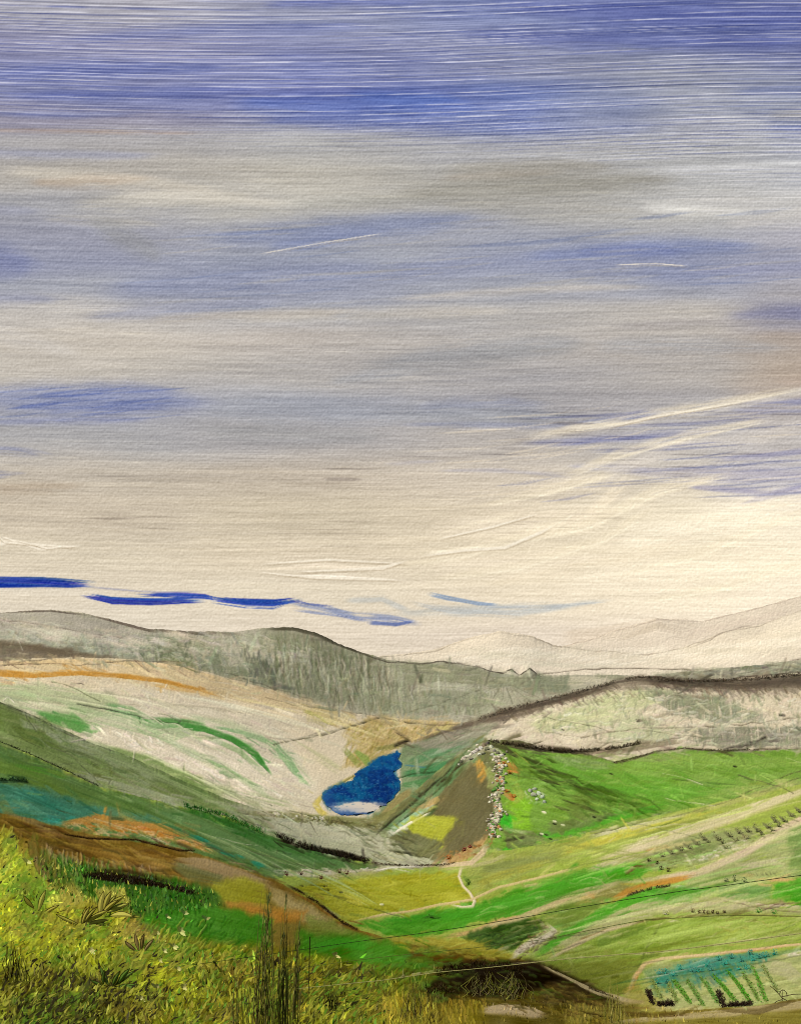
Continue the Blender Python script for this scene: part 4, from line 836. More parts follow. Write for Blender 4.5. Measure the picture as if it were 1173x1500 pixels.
        sx = int(min(max(x+r.gauss(0, 12)-UX0, 0), s.W-1)); sy = int(min(max(y+r.gauss(0, 5)-s.v0, 0), s.H-1))
        cc = s.c[sy, sx]; q = r.gauss(0, 15); cc = [float(v)+q*f+r.gauss(0,3) for v, f in zip(cc, (1,1,.8))]
        L_ = r.uniform(5, 34)/2; t = math.radians(t); cx, cy = math.cos(t)*L_, math.sin(t)*L_
        s.st([(x-cx,y-cy),(x,y+r.uniform(-1,1)),(x+cx,y+cy)], r.uniform(.9, 3.4), cc, r.uniform(.35,.8), .4, .6, freq=.8, var=5)
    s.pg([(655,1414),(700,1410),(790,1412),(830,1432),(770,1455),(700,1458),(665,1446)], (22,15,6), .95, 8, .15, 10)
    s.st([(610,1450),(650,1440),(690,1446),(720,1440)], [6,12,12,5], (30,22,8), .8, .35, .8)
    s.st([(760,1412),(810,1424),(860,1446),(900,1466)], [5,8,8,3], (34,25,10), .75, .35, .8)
    s.st([(676,1268),(672,1284),(678,1298),(688,1308),(695,1320),(692,1328),(676,1329),(660,1325)], [3,2,2,2,2.6,2.2,1.6,1], (224,208,168), .95, .05, .3)
    s.st([(516,1350),(560,1340),(600,1335),(640,1326),(690,1318),(730,1300),(780,1288),(850,1270)], [1.3,2,1.6,2,2,2,2,2], (210,188,128), .85, .2)
    s.st([(545,1277),(580,1270),(620,1268)], 1.2, (232,224,200), .9, .05)
    s.st([(918,1458),(930,1430),(944,1412),(970,1404),(1040,1398),(1110,1390),(1150,1385),(1250,1378)], [2.6,2.6,2.6,2,2,2,2,1.3], (214,186,134), .85, .25)
    s.st([(940,1290),(1020,1280),(1090,1250),(1140,1218),(1200,1190),(1400,1110)], [4,6,6,6,6,6], (214,190,158), .75, .35, .6)
    s.st([(800,1406),(850,1380),(890,1362),(940,1350)], [2,3,2,1], (200,182,136), .85, .2)
    s.st([(792,1414),(830,1432),(870,1452),(920,1466)], [2,2,3,3], (196,178,128), .85, .2)
    s.st([(785,1398),(820,1374),(860,1349),(900,1328),(950,1308)], [4,5,6,6,5], (84,160,38), .7, .35)
    s.st([(530,1358),(620,1350),(720,1334),(800,1308),(880,1286)], [4,8,11,10,7], (76,150,34), .6, .4)
    s.st([(700,1360),(760,1345),(810,1325),(850,1305)], [2,4,4,3], (196,176,124), .8, .25)
    s.st([(860,1262),(940,1240),(1000,1222),(1080,1195),(1173,1160),(1400,1080)], [2,4,5,5,4,4], (216,200,160), .75, .4)
    s.st([(890,1322),(920,1306),(960,1294),(1010,1284)], [4,5,4,3], (190,138,56), .8, .25)
    s.st([(640,1270),(690,1264),(706,1250),(714,1238)], [2,4,5,3], (214,190,148), .85, .25)
    s.st([(262,1062),(300,1068),(340,1082),(375,1105),(398,1135)], [3,4,4,4,1.6], (62,122,50), .75, .3)
    s.st([(-80,984),(0,986),(50,989),(120,986),(190,991),(240,998),(290,1010),(325,1022)], [5,5,4,3,3,3,2,1], (178,130,56), .75, .3)
    s.st([(575,1222),(600,1206),(630,1190)], [1.3,2,1], (226,218,194), .9, .1)
    s.dabs([(150,1070),(330,1095),(460,1185),(380,1185),(250,1125)], 70, (228,216,192), (6,22), (.8,2.2), (15,45), .5, .4, seed=120)
    s.dabs([(740,1100),(1173,1105),(1173,1145),(880,1210),(745,1240)], 120, (150,176,84), (8,30), (.8,2.6), (-20,24), .45, .45, seed=121)
    s.dabs([(690,1330),(1173,1160),(1173,1380),(800,1405)], 150, (200,196,130), (10,40), (.8,2), (-24,-4), .45, .5, seed=122)
    s.dabs([(300,1185),(600,1205),(650,1262),(400,1275)], 60, (60,62,38), (8,30), (.7,1.8), (10,28), .5, .5, seed=123)
    # long dry sweeps that follow the slopes
    def cover_at(x, y):
        return s.c[int(min(max(y-s.v0, 0), s.H-1)), int(min(max(x-UX0, 0), s.W-1))]
    for k in range(230):
        left = k < 120
        x = r.uniform(-120, 480) if left else r.uniform(680, 1150)
        y = r.uniform(1000, 1270) if left else r.uniform(1110, 1470)
        if left:
            sl = .10+.30*sst(980, 1090, y)+.1*sst(0,300,x); cv = .10
        else:
            up = y < prof(P1, x); sl = .16 if up else -.27+.1*sst(1300,1460,y); cv = -.05
        L_ = r.uniform(90, 300); n = 6; ok = True; pts = []
        for i in range(n+1):
            t = i/n; px = x+L_*t; py = y+sl*L_*t+cv*L_*(t-.5)**2*(1 if left else -1)
            pts.append((px, py))
            if py > prof(P0, px)-6 or py < prof(P3, px)+8 or (440 < px < 740 and 1090 < py < 1250): ok = False
        if left:
            f = [y_ < prof(P2, x_) for x_, y_ in pts]; g_ = [y_ < prof(P1, x_) for x_, y_ in pts]
        else:
            f = [y_ < prof(P1, x_) for x_, y_ in pts]; g_ = f
        if len(set(f)) > 1 or len(set(g_)) > 1 or not ok: continue
        cc = cover_at(*pts[0])*.5+cover_at(*pts[3])*.5; q = r.choice([-34,-22,24,34,44])
        cc = np.clip(cc+q*np.array([1,1,.85]), 20, 232)
        w_ = r.uniform(1.2, 5.5); s.st(pts, [.6, w_, w_, .6], cc, r.uniform(.45,.8), .55, .8, freq=.75, var=8)
    s.st([(385,921),(430,919),(460,926),(490,941),(530,957),(560,968)], [2,5,6,4,2,1], (70,66,50), .8, .3, .7)
    s.dabs([(400,935),(560,975),(600,1035),(540,1040),(400,1000)], 150, (96,98,72), (12,34), (1,2.2), (80,96), .5, .5, seed=150)
    s.dabs([(400,935),(600,985),(640,1035),(540,1040),(400,1000)], 120, (190,184,156), (10,28), (1,2.2), (80,96), .5, .5, seed=151)
    s.dabs([(0,922),(240,935),(330,985),(200,962),(0,938)], 120, (186,182,156), (3,14), (1,3), (-20,40), .5, .45, seed=152)
    s.st([(-100,945),(20,944),(90,955),(170,964)], [6,7,5,2], (100,88,68), .7, .35, .8)
    for (x, y) in [(1031,1229),(1052,1230),(1068,1225),(1083,1220),(1096,1218),(1110,1217),(1124,1212),(1136,1203),(1148,1202),(1159,1194),(1171,1189),(1020,1236),(1008,1242),(996,1246),(983,1250),(1186,1184),(1200,1178)]:
        s.st([(x-8,y-7),(x-1,y-1),(x+7,y+4)], [1.6,3,1.2], (112,112,72), .8, .25, .5)
        s.st([(x-2,y+6),(x+10,y+9)], [1,1.4], (118,116,76), .6, .3)
    for (a, b, c) in [((955,1438),(968,1464),(128,146,72)),((978,1440),(992,1468),(120,148,64)),((986,1436),(1011,1470),(90,150,36)),((1005,1436),(1031,1474),(100,146,50)),((1026,1432),(1052,1470),(96,148,50)),((1044,1428),(1076,1466),(78,150,28)),((1065,1422),(1099,1468),(72,152,22)),((1087,1424),(1111,1466),(110,148,56)),((1102,1416),(1122,1468),(88,150,36)),((1116,1414),(1139,1454),(136,154,80))]:
        mx, my = (a[0]+b[0])/2+1, (a[1]+b[1])/2
        s.st([a,(mx,my),b], [2,3.6,3], c, .8, .35, .5, freq=.7)
    s.st([(950,1446),(975,1430),(1010,1418),(1060,1408),(1140,1399)], [4,6,7,6,3], (62,138,112), .6, .35, .8)
    s.pg([(640,1186),(654,1158),(690,1118),(712,1150),(720,1180),(712,1224),(688,1238),(660,1248),(644,1238),(674,1200),(640,1194)], (102,96,62), .8, 3, .15, -55, var=4)
    s.pg([(603,1196),(668,1197),(660,1214),(646,1230),(606,1220)], (166,168,56), .7, 3, .2, 10)
    s.st([(726,1105),(732,1120),(730,1150),(726,1175),(729,1190),(722,1215),(722,1230)], [4,6,6,5,6,5,3], (190,178,146), .7, .4, .6, freq=.8)
    s.st([(676,1118),(690,1108),(708,1094),(728,1100),(742,1112)], [2,5,6,5,3], (178,170,142), .7, .35)
    for q, c in [([(120,1050),(230,1080),(330,1125),(410,1178)],(132,158,104)),([(0,1012),(90,1030),(180,1055),(260,1090)],(146,166,118)),([(260,1045),(340,1062),(420,1100),(462,1150)],(154,170,124)),([(60,1070),(150,1100),(240,1140)],(140,152,104)),([(300,1150),(370,1165),(430,1180)],(136,150,98)),([(430,1085),(470,1110),(500,1130)],(160,164,112))]:
        s.st(q, [3,9,9,3][:len(q)], c, .5, .5, .9, freq=.5)
    s.st([(600,1090),(700,1058),(790,1034),(900,1004),(1000,1002),(1100,1006),(1250,1000)], [2,6,8,8,10,12,12], (92,80,64), .6, .45, .9, freq=.5)
    s.dabs([(720,1060),(900,1008),(1173,1006),(1173,1024),(930,1020),(800,1046)], 120, (104,92,74), (5,16), (1,2.6), (20,70), .4, .5, seed=133)
    s.st([(748,1404),(766,1390),(790,1377),(812,1364),(800,1352)], [3,5,5,4,2], (206,194,164), .85, .35, .5)
    s.dabs([(745,1404),(812,1360),(822,1372),(775,1398)], 30, (96,84,58), (2,7), (.8,1.4), (-60,10), .7, .1, seed=160)
    s.dabs([(790,1040),(930,1012),(1173,1022),(1173,1095),(900,1085),(780,1075)], 230, (132,136,104), (4,14), (1,2.8), (60,115), .5, .5, seed=170)
    s.dabs([(790,1040),(930,1012),(1173,1022),(1173,1095),(900,1085),(780,1075)], 120, (220,210,184), (5,20), (1,2.6), (-25,15), .55, .5, seed=171)
    s.st([(700,1052),(760,1040),(800,1030),(850,1016),(905,1000),(940,994),(1000,999),(1080,1002),(1173,996),(1260,992)], [2,4,4,4,4,5,7,8,8,8], (62,54,44), .65, .4, .9, freq=.6)
    s.dabs([(620,1395),(790,1412),(900,1470),(640,1470)], 60, (76,96,30), (8,26), (1.2,3), (-10,30), .5, .4, seed=161)
    s.dabs([(560,1380),(700,1400),(640,1470),(560,1450)], 60, (88,120,32), (8,26), (1.5,4), (-40,20), .55, .4, seed=162)
    s.dabs([(0,903),(240,925),(340,932),(300,960),(120,940),(0,925)], 60, (206,196,170), (10,40), (2,5), (4,20), .45, .5, seed=163)
    # hairline ruts, sheep tracks and wall lines
    for k in range(70):
        x = r.uniform(-20, 1150); y = r.uniform(985, 1480)
        if y < prof(P3, x)+6 or y > prof(P0, x)-6 or (450 < x < 610 and 1090 < y < 1205): continue
        sl = .32 if x < 560 else -.22; L_ = r.uniform(30, 130); q = r.uniform(-.12,.12)
        if 720 < x and y < prof(P1, x): sl = .22
        s.ln([(x+L_*i/4, y+sl*L_*i/4+q*L_*(i/4)**2+r.uniform(-1,1)) for i in range(5)], r.choice([(84,80,56),(70,76,44),(206,198,164),(216,206,176)]), r.uniform(.6,1), r.uniform(.4,.75))
    # overall fine tooth
    m = VN(s.U*.55, s.V*.6, 151)-VN(s.U*.55+.6, s.V*.6+.7, 151); m2 = VN(s.U*.95, s.V*.95, 152)-.5
    tone = VN(s.U*.02, s.V*.04, 153)-.5
    s.c += (m*22+m2*14+tone*8)[...,None]*(s.c/170.0)
    return s
# ---------------------------------------------------------------- terrain model
GAIN = 1.62          # how bright full daylight renders a white surface
def lin(c):
    c = np.clip(np.asarray(c, float)/255.0, 0, 1)
    return np.where(c <= .04045, c/12.92, ((c+.055)/1.055)**2.4)
sky_sheet = paint_sky(); land = paint_land()

_uu = np.arange(-420, 1560, 1.0); _kr = np.exp(-.5*(np.arange(-60, 61)/20.0)**2); _kr /= _kr.sum()
SM = [np.convolve(np.pad(prof(p, _uu), 60, 'edge'), _kr, 'valid') for p in PROFILES]
def ridge(k, u): return np.interp(u, _uu, SM[k])             # the swell of the hill
def crest(k, u): return prof(PROFILES[k], u)+ridge_noise(u)   # its actual rough skyline
def cvis(k, u): return np.min([crest(i, u) for i in range(k+1)], axis=0)
def vis(k, u):      # highest skyline of layers 0..k
    return np.min([ridge(i, u) for i in range(k+1)], axis=0)
def rim0(u): return 2.2*np.interp(u, [-300,0,400,600,850,1173,1450], [32,30,24,16,10,7,6.5])
def dip(k, u):
    if k == 0: return 4+0*u
    if k == 1: return 4*(1-sst(560, 680, u))
    return 5+0*u
D0 = [4.4, 90.0, 450.0, 0, 2000.0, 5000.0, 8200.0]
D1 = [0, 420.0, 700.0, 1700.0, 3500.0, 7000.0, 11000.0]
def span(k, u):
    ve = ridge(k, u)
    vs = 1660+0*u if k == 0 else vis(k-1, u)+dip(k-1, u)
    return vs, ve
def dist(k, u, v):
    u = np.asarray(u, float); v = np.asarray(v, float)
    vs, ve = span(k, u)
    if k == 3:
        a = ZC*FOC/np.maximum(v-VH, 150.0)
        a = np.maximum(a, 770)
        top = np.minimum(ve, 1100)
        b = 1120+(1105-v)/(1105-top)*580
        return np.where(v > 1105, a, b)
    d1 = rim0(u) if k == 0 else D1[k]
    t = np.clip((vs-v)/np.where(np.abs(vs-ve) < .5, .5, vs-ve), 0, 1)
    return D0[k]*(d1/D0[k])**t
def P(u, v, d): return np.stack([d*(u-UC)/FOC, d+0*u, ZC-d*(v-VH)/FOC], -1)
def at(k, u, v, lift=0.0):
    d = float(dist(k, u, v)); p = P(np.float64(u), np.float64(v), d)
    return Vector((p[0], p[1], p[2]+lift)), d
def samp(sheet, u, v):
    x = np.clip(np.asarray(u, float)-UX0-.5, 0, sheet.W-1.001); y = np.clip(np.asarray(v, float)-sheet.v0-.5, 0, sheet.H-1.001)
    ix = x.astype(int); iy = y.astype(int); fx = (x-ix)[...,None]; fy = (y-iy)[...,None]; c = sheet.c
    return (c[iy,ix]*(1-fx)+c[iy,ix+1]*fx)*(1-fy)+(c[iy+1,ix]*(1-fx)+c[iy+1,ix+1]*fx)*fy
lum = land.c.mean(2)
_k = np.cumsum(np.cumsum(np.pad(lum, ((5,4),(5,4)), 'edge'), 0), 1)
blur = (_k[9:,9:]-_k[:-9,9:]-_k[9:,:-9]+_k[:-9,:-9])/81.0
rel = np.zeros_like(lum); rel[:blur.shape[0],:blur.shape[1]] = (lum[:blur.shape[0],:blur.shape[1]]-blur)
class _R: pass
relief = _R(); relief.c = rel[...,None]; relief.W = land.W; relief.H = land.H; relief.v0 = land.v0

LAKE = [(472,1163),(480,1156),(489,1150),(503,1147),(516,1143),(518,1133),(529,1126),(540,1119),(549,1112),(557,1107),(568,1106),(581,1100),(589,1103),(584,1112),(590,1118),(588,1124),(578,1131),(581,1138),(587,1145),(587,1157),(582,1165),(574,1172),(566,1178),(557,1182),(549,1188),(540,1192),(520,1195),(502,1195),(490,1190),(482,1183),(474,1176),(471,1169)]
inside = inside_

# ---------------------------------------------------------------- mesh helpers and materials
def tag(o, label=None, cat=None, group=None, kind=None):
    if label: o['label'] = label
    if cat: o['category'] = cat
    if group: o['group'] = group
    if kind: o['kind'] = kind
    return o
def grid_faces(nr, nc):
    a = np.arange(nr*nc).reshape(nr, nc)
    return np.stack([a[:-1,:-1], a[:-1,1:], a[1:,1:], a[1:,:-1]], -1).reshape(-1, 4)
def np_mesh(name, V, F, col=None, mat=None, smooth=True, parent=None):
    V = np.ascontiguousarray(V, np.float32).reshape(-1, 3); F = np.ascontiguousarray(F, np.int32)
    me = bpy.data.meshes.new(name); me.vertices.add(len(V)); me.vertices.foreach_set('co', V.ravel())
    n, k = F.shape
    me.loops.add(n*k); me.loops.foreach_set('vertex_index', F.ravel())
    me.polygons.add(n); me.polygons.foreach_set('loop_start', np.arange(n, dtype=np.int32)*k)
    me.polygons.foreach_set('loop_total', np.full(n, k, np.int32))
    me.update(calc_edges=True)
    if smooth: me.polygons.foreach_set('use_smooth', np.ones(n, bool))
    if col is not None:
        at_ = me.color_attributes.new('cover', 'FLOAT_COLOR', 'POINT')
        c4 = np.ones((len(V), 4), np.float32); c4[:,:3] = np.asarray(col).reshape(-1, 3); at_.data.foreach_set('color', c4.ravel())
    o = bpy.data.objects.new(name, me); C.collection.objects.link(o)
    if mat: me.materials.append(mat)
    if parent: o.parent = parent
    return o
def mat_cover(name, scale=1.0, bump=.3, dist_=.05, rough=1.0, var=.12, spec=0.0):
    m = bpy.data.materials.new(name); m.use_nodes = True; n = m.node_tree; b = n.nodes['Principled BSDF']
    a = n.nodes.new('ShaderNodeAttribute'); a.attribute_name = 'cover'
    tc = n.nodes.new('ShaderNodeTexCoord'); nz = n.nodes.new('ShaderNodeTexNoise'); nz.inputs['Scale'].default_value = scale
    nz.inputs['Detail'].default_value = 4; nz.inputs['Roughness'].default_value = .65
    n.links.new(tc.outputs['Object'], nz.inputs['Vector'])
    mr = n.nodes.new('ShaderNodeMapRange'); mr.inputs['From Min'].default_value = .25; mr.inputs['From Max'].default_value = .75
    mr.inputs['To Min'].default_value = 1-var; mr.inputs['To Max'].default_value = 1+var
    n.links.new(nz.outputs['Fac'], mr.inputs['Value'])
    vm = n.nodes.new('ShaderNodeVectorMath'); vm.operation = 'SCALE'
    n.links.new(a.outputs['Color'], vm.inputs[0]); n.links.new(mr.outputs[0], vm.inputs['Scale'])
    n.links.new(vm.outputs[0], b.inputs['Base Color'])
    b.inputs['Roughness'].default_value = rough; b.inputs['Specular IOR Level'].default_value = spec
    if bump:
        bp = n.nodes.new('ShaderNodeBump'); bp.inputs['Strength'].default_value = bump; bp.inputs['Distance'].default_value = dist_
        n.links.new(nz.outputs['Fac'], bp.inputs['Height']); n.links.new(bp.outputs[0], b.inputs['Normal'])
    return m

# ---------------------------------------------------------------- ground, hill by hill
COLS = np.concatenate([np.arange(-1300, -300, 40.0), np.arange(-300, -30, 6.0), np.arange(-30, 1203, 1.1), np.arange(1204, 1424, 6.0), np.arange(1430, 2500, 40.0)])
ROWS = [400, 320, 220, 240, 120, 80, 80]
NAMES = ['near_bank', 'farmland', 'fellside', 'valley', 'long_fell', 'pale_mountain', 'far_mountain']
BUMP = [(28,.5,.04), (1.5,.35,.5), (.6,.35,1.2), (.3,.35,2.0), (.12,.3,4.0), (.04,.2,8), (.03,.2,8)]
def layer(k):
    u = COLS; vs, ve = span(k, u)
    t = np.linspace(0, 1, ROWS[k])
    if k == 0: t = t**.85
    V = vs[None]+(ve-vs)[None]*t[:,None]; U = np.broadcast_to(u, V.shape)
    d = dist(k, U, V)
    V = V+(crest(k, u)-ve)[None]*np.exp(-np.abs(V-ve[None])/6.0)
    if k: V = V+(cvis(k-1, u)-vis(k-1, u))[None]*np.exp(-np.abs(vs[None]-V)/6.0)*t[::-1][:,None]
    top = cvis(k-1, u)[None]-1.5 if k else 9e9
    Vs = np.minimum(V, top)
    r = samp(relief, U, Vs)[...,0]
    fade = np.clip((V-ve[None])/4, 0, 1)*np.clip((np.where(k == 0, 9e9, top+4)-V)/4, .0, 1)
    Vd = V-np.clip(r*.03, -1.1, 1.1)*fade*(1.5 if k == 0 else .6)
    c = lin(samp(land, U, Vs))/GAIN
    Pt = P(U, Vd, d)
    if k == 3:
        m = inside(LAKE, U, V); Pt[...,2] -= np.where(m, .8, 0)
    return U, V, Pt, c
L = [layer(k) for k in range(7)]
# join each hill to the foot of the next with the hidden back slope
for k in range(7):
    U, V, Pt, c = L[k]; parts = [Pt]; cols = [c]
    if k < 6:
        for t in np.linspace(0, 1, 15)[1:]:
            q = Pt[-1:]*(1-t)+L[k+1][2][:1]*t
            if 0 < t < 1: q[...,2] -= np.abs(L[k+1][2][0,0,1]-10)*.004*math.sin(math.pi*t)*(.6+.8*FB(COLS*.03, COLS*0+t*5, 600+k))[None]
            cq = cols[0][-1:]*(1-t)+L[k+1][3][:1]*t
            parts.append(q); cols.append(cq*(.8+.45*FB(COLS*.06, COLS*0+t*9, 620+k))[None,:,None] if t < 1 else cq)
    else:
        b = Pt[-1:].copy(); b[...,1] += 3000; b[...,2] -= 700; parts.append(b); cols.append(c[-1:])
    if k == 0:
        a = Pt[:1].copy(); a[...,1] = -6; a[...,0] *= 6; a[...,2] = ZC-2.6; parts.insert(0, a); cols.insert(0, c[:1])
    PP = np.concatenate(parts, 0); CC = np.concatenate(cols, 0)
    F = grid_faces(PP.shape[0], PP.shape[1])[:, ::-1]
    m = mat_cover(NAMES[k]+'_cover', BUMP[k][0], BUMP[k][1], BUMP[k][2])
    o = np_mesh(NAMES[k], PP, F, CC, m)
    tag(o, kind='structure')

# ---------------------------------------------------------------- lake
def lake():
    us = np.arange(466, 596, .9); vs = np.arange(1097, 1199, .8)
    U, V = np.meshgrid(us, vs)
    m = inside(LAKE, U+(FB(U*.16, V*.2, 310)-.5)*9, V+(FB(U*.2, V*.2, 311)-.5)*6)
    d = ZC*FOC/(V-VH); Pt = P(U, V, d); Pt[...,2] = .12
    n1 = FB(U*.06, V*.12, 301); n2 = VN(U*.35, V*.5, 302); n3 = VN(U*.12, V*.6, 303)
    c = np.empty(U.shape+(3,)); c[:] = (10,48,112)
    def mix(a, col):
        c[:] = c*(1-a[...,None])+np.array(col, float)*a[...,None]
    mix(sst(.4,.65,n1)*.85, (14,92,134)); mix(sst(.5,.8,VN(U*.3-V*.1, V*.12+U*.05, 312))*.45, (6,30,84)); mix(sst(.7,.95,VN(U*.5, V*.8, 313))*.5, (96,150,180)); mix(sst(.6,.8,VN(U*.05, V*.09, 305))*.8, (8,40,100))
    mix(sst(500,475,U)*.6, (48,92,150)); mix(sst(.5,.8,n2)*.3, (40,110,160))
    e = sst(40,0,V-1112+(U-560)*.2)*.3; mix(e, (20,80,140))
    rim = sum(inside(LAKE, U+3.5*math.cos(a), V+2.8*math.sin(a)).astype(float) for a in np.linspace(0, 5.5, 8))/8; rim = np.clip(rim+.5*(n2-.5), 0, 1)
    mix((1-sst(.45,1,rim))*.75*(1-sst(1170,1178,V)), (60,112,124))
    g = np.exp(-(((U-527)/38)**2+((V-1183)/7.5)**2)**1.6); mix(np.clip(g*2.2*(.35+.9*n3)*(.6+.6*n2), 0, .97), (224,210,188))  # white reflection patch painted into the water colour
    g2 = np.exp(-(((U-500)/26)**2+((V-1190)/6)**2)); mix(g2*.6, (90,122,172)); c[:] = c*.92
    F = grid_faces(*U.shape)[:, ::-1]; mf = m.ravel()
    F = F[mf[F].all(1)]
    used = np.unique(F); mp = np.zeros(U.size, int); mp[used] = np.arange(len(used))
    mt = mat_cover('lake_water', .5, .08, .3, rough=.5, var=.05, spec=.0); mt.node_tree.nodes['Principled BSDF'].inputs['IOR'].default_value = 1.08
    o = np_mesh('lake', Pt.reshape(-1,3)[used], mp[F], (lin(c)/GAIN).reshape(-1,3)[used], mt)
    tag(o, kind='structure')
lake()

# ---------------------------------------------------------------- sky backdrop, 22 km out, open behind so the sun comes in
def sky():
    us = np.concatenate([[-1800,-900,-500], np.arange(-250, -4, 6), np.arange(-4, 1178, 1.15), np.arange(1180, 1424, 6), [1700,2200,3000]]).astype(float)
    vs = np.concatenate([[-3000,-1800,-900,-400], np.arange(-120, -4, 6), np.arange(-4, 1000, .9), [1012,1080]]).astype(float)
    U, V = np.meshgrid(us, vs)
    dx = (U-UC)/FOC; dz = -(V-VH)/FOC; R = 22000.0
    q = R/np.sqrt(1+dx*dx+dz*dz*.5)
    Pt = np.stack([q*dx, q, ZC+q*dz], -1)
    c = lin(samp(sky_sheet, np.clip(U, -249, 1421), np.clip(V, -119, 1010)))
    m = bpy.data.materials.new('open_sky'); m.use_nodes = True; n = m.node_tree; n.nodes.clear()
    a = n.nodes.new('ShaderNodeAttribute'); a.attribute_name = 'cover'; e = n.nodes.new('ShaderNodeEmission'); out = n.nodes.new('ShaderNodeOutputMaterial')
    e.inputs[1].default_value = 2**-EXPO
    n.links.new(a.outputs['Color'], e.inputs[0]); n.links.new(e.outputs[0], out.inputs[0])
    o = np_mesh('sky', Pt, grid_faces(*U.shape), c, m)
    tag(o, kind='structure')
sky()
# ---------------------------------------------------------------- things
RG = random.Random(11); NR = np.random.default_rng(5)
class MB:
    def __init__(s): s.v = []; s.f = []; s.c = []
    def tri_mesh(s, V, F, col):
        o = len(s.v); s.v += [tuple(p) for p in V]; s.f += [tuple(i+o for i in f) for f in F]
        s.c += [tuple(col)]*len(V) if np.ndim(col) == 1 else [tuple(c) for c in col]
    def tube(s, pts, r, col, n=5):
        pts = [Vector(p) for p in pts]; m = len(pts); r = [r]*m if np.ndim(r) == 0 else list(np.interp(np.linspace(0,1,m), np.linspace(0,1,len(r)), r))
        V = []
        for i, p in enumerate(pts):
            t = (pts[min(i+1, m-1)]-pts[max(i-1, 0)]).normalized()
            a = t.cross(Vector((0,0,1)) if abs(t.z) < .9 else Vector((1,0,0))).normalized(); b = t.cross(a)
            for k in range(n):
                q = 2*math.pi*k/n; V.append(p+(a*math.cos(q)+b*math.sin(q))*r[i])
        F = [(i*n+k, i*n+(k+1) % n, (i+1)*n+(k+1) % n, (i+1)*n+k) for i in range(m-1) for k in range(n)]
        F += [tuple(range(n))[::-1], tuple(range((m-1)*n, m*n))]
        s.tri_mesh(V, F, col)
    def rock(s, c, r, col, seed, sq=(1,1,.8)):
        rr = random.Random(seed); V = []; nu, nv = 8, 5
        for j in range(nv+1):
            ph = math.pi*j/nv
            for i in range(nu):
                th = 2*math.pi*i/nu
                q = r*(1+rr.uniform(-.24,.24)) if 0 < j < nv else r
                V.append((c[0]+q*sq[0]*math.sin(ph)*math.cos(th), c[1]+q*sq[1]*math.sin(ph)*math.sin(th), c[2]+q*sq[2]*math.cos(ph)))
        F = [(j*nu+i, (j+1)*nu+i, (j+1)*nu+(i+1) % nu, j*nu+(i+1) % nu) for j in range(nv) for i in range(nu)]
        s.tri_mesh(V, F, col)
    def leaf(s, p, d, L, w_, col, up=Vector((0,0,1)), n=4, bend=.2, w0=.15):
        d = Vector(d).normalized(); sd = d.cross(up)
        if sd.length < .1: sd = d.cross(Vector((0,1,0)))
        sd.normalize(); nn = sd.cross(d); V = []
        for i in range(n+1):
            t = i/n; wd = w_*(math.sin(math.pi*min(1, t*.92+.08))**.8)*.5 if i < n else .0
            q = Vector(p)+d*L*t-nn*0+Vector((0,0,-1))*bend*L*t*t
            V.append(q-sd*wd+Vector((0,0,wd*.3))); V.append(q+sd*wd+Vector((0,0,wd*.3)))
        s.tri_mesh(V, [(2*i, 2*i+1, 2*i+3, 2*i+2) for i in range(n)], col)
    def build(s, name, mat, parent=None, org=None):
        me = bpy.data.meshes.new(name)
        V = [Vector(p)-(org or Vector((0,0,0))) for p in s.v]
        me.from_pydata(V, [], s.f); me.update()
        a = me.color_attributes.new('cover', 'FLOAT_COLOR', 'POINT')
        c4 = np.ones((len(s.v), 4), np.float32); c4[:,:3] = np.array(s.c); a.data.foreach_set('color', c4.ravel())
        me.materials.append(mat)
        o = bpy.data.objects.new(name, me); C.collection.objects.link(o)
        if parent: o.parent = parent
        elif org: o.location = org
        return o
def empty(name, loc):
    o = bpy.data.objects.new(name, None); C.collection.objects.link(o); o.location = loc; o.empty_display_size = .2; return o
def lc(c, j=0, r=RG):
    q = r.uniform(-j, j); return tuple(float(x) for x in lin([v+q+r.uniform(-j, j)*.3 for v in c])/GAIN)

M_rock = mat_cover('limestone', 1.5, .6, .3, var=.2)
M_veg = mat_cover('leafage', 3, .0, .1, rough=1, var=.15)
M_near = mat_cover('near_leafage', 20, .2, .008, rough=.7, var=.15, spec=.2)
M_wood = mat_cover('weathered_stalk', 60, .4, .003, var=.25)

ORD = ['first','second','third','fourth','fifth','sixth','seventh','eighth','ninth','tenth','eleventh','twelfth','thirteenth','fourteenth','fifteenth','sixteenth','seventeenth','eighteenth','nineteenth','twentieth','twenty-first','twenty-second','twenty-third','twenty-fourth','twenty-fifth']
def ordl(xs, x): return ORD[sorted(xs).index(x)]
# --- crag: boulders on the crest and the tumbled wall that climbs it
def boulder(u, v, r_px, label, group, col=(206,198,172), k=2, nm='boulder'):
    p, d = at(k, u, v); r = r_px*1.25*d/FOC
    m = MB(); m.rock((0,0,r*.4), r, lc(col, 22), int(u*7+v*13), (RG.uniform(.8,1.25), RG.uniform(.8,1.1), RG.uniform(.7,1.05)))
    o = m.build(nm, M_rock, org=None); o.location = p; tag(o, label, 'boulder', group); return o
crest_pts = [(679,1113,3),(684,1110,3),(689,1107,2.6),(676,1117,2.2),(694,1104,3),(699,1101,3.2),(704,1098,3),(709,1094,3.4),(714,1091,3.2),(713,1099,3.2),(719,1096,3),(724,1101,2.6),(729,1104,2.4),(734,1108,2.2),(702,1106,2.3),(708,1105,2.4),(690,1113,2.2),(672,1121,1.8),(721,1107,2.4),(738,1106,2),(744,1117,1.6),(687,1102,2),(699,1093,2),(742,1102,1.6)]
for (x, y, r) in crest_pts:
    boulder(x, y, r, 'pale limestone boulder in the cluster of rocks along the peak of the crag', 'pale boulders on the peak of the crag', (200,192,168) if RG.random() > .3 else (120,112,92))
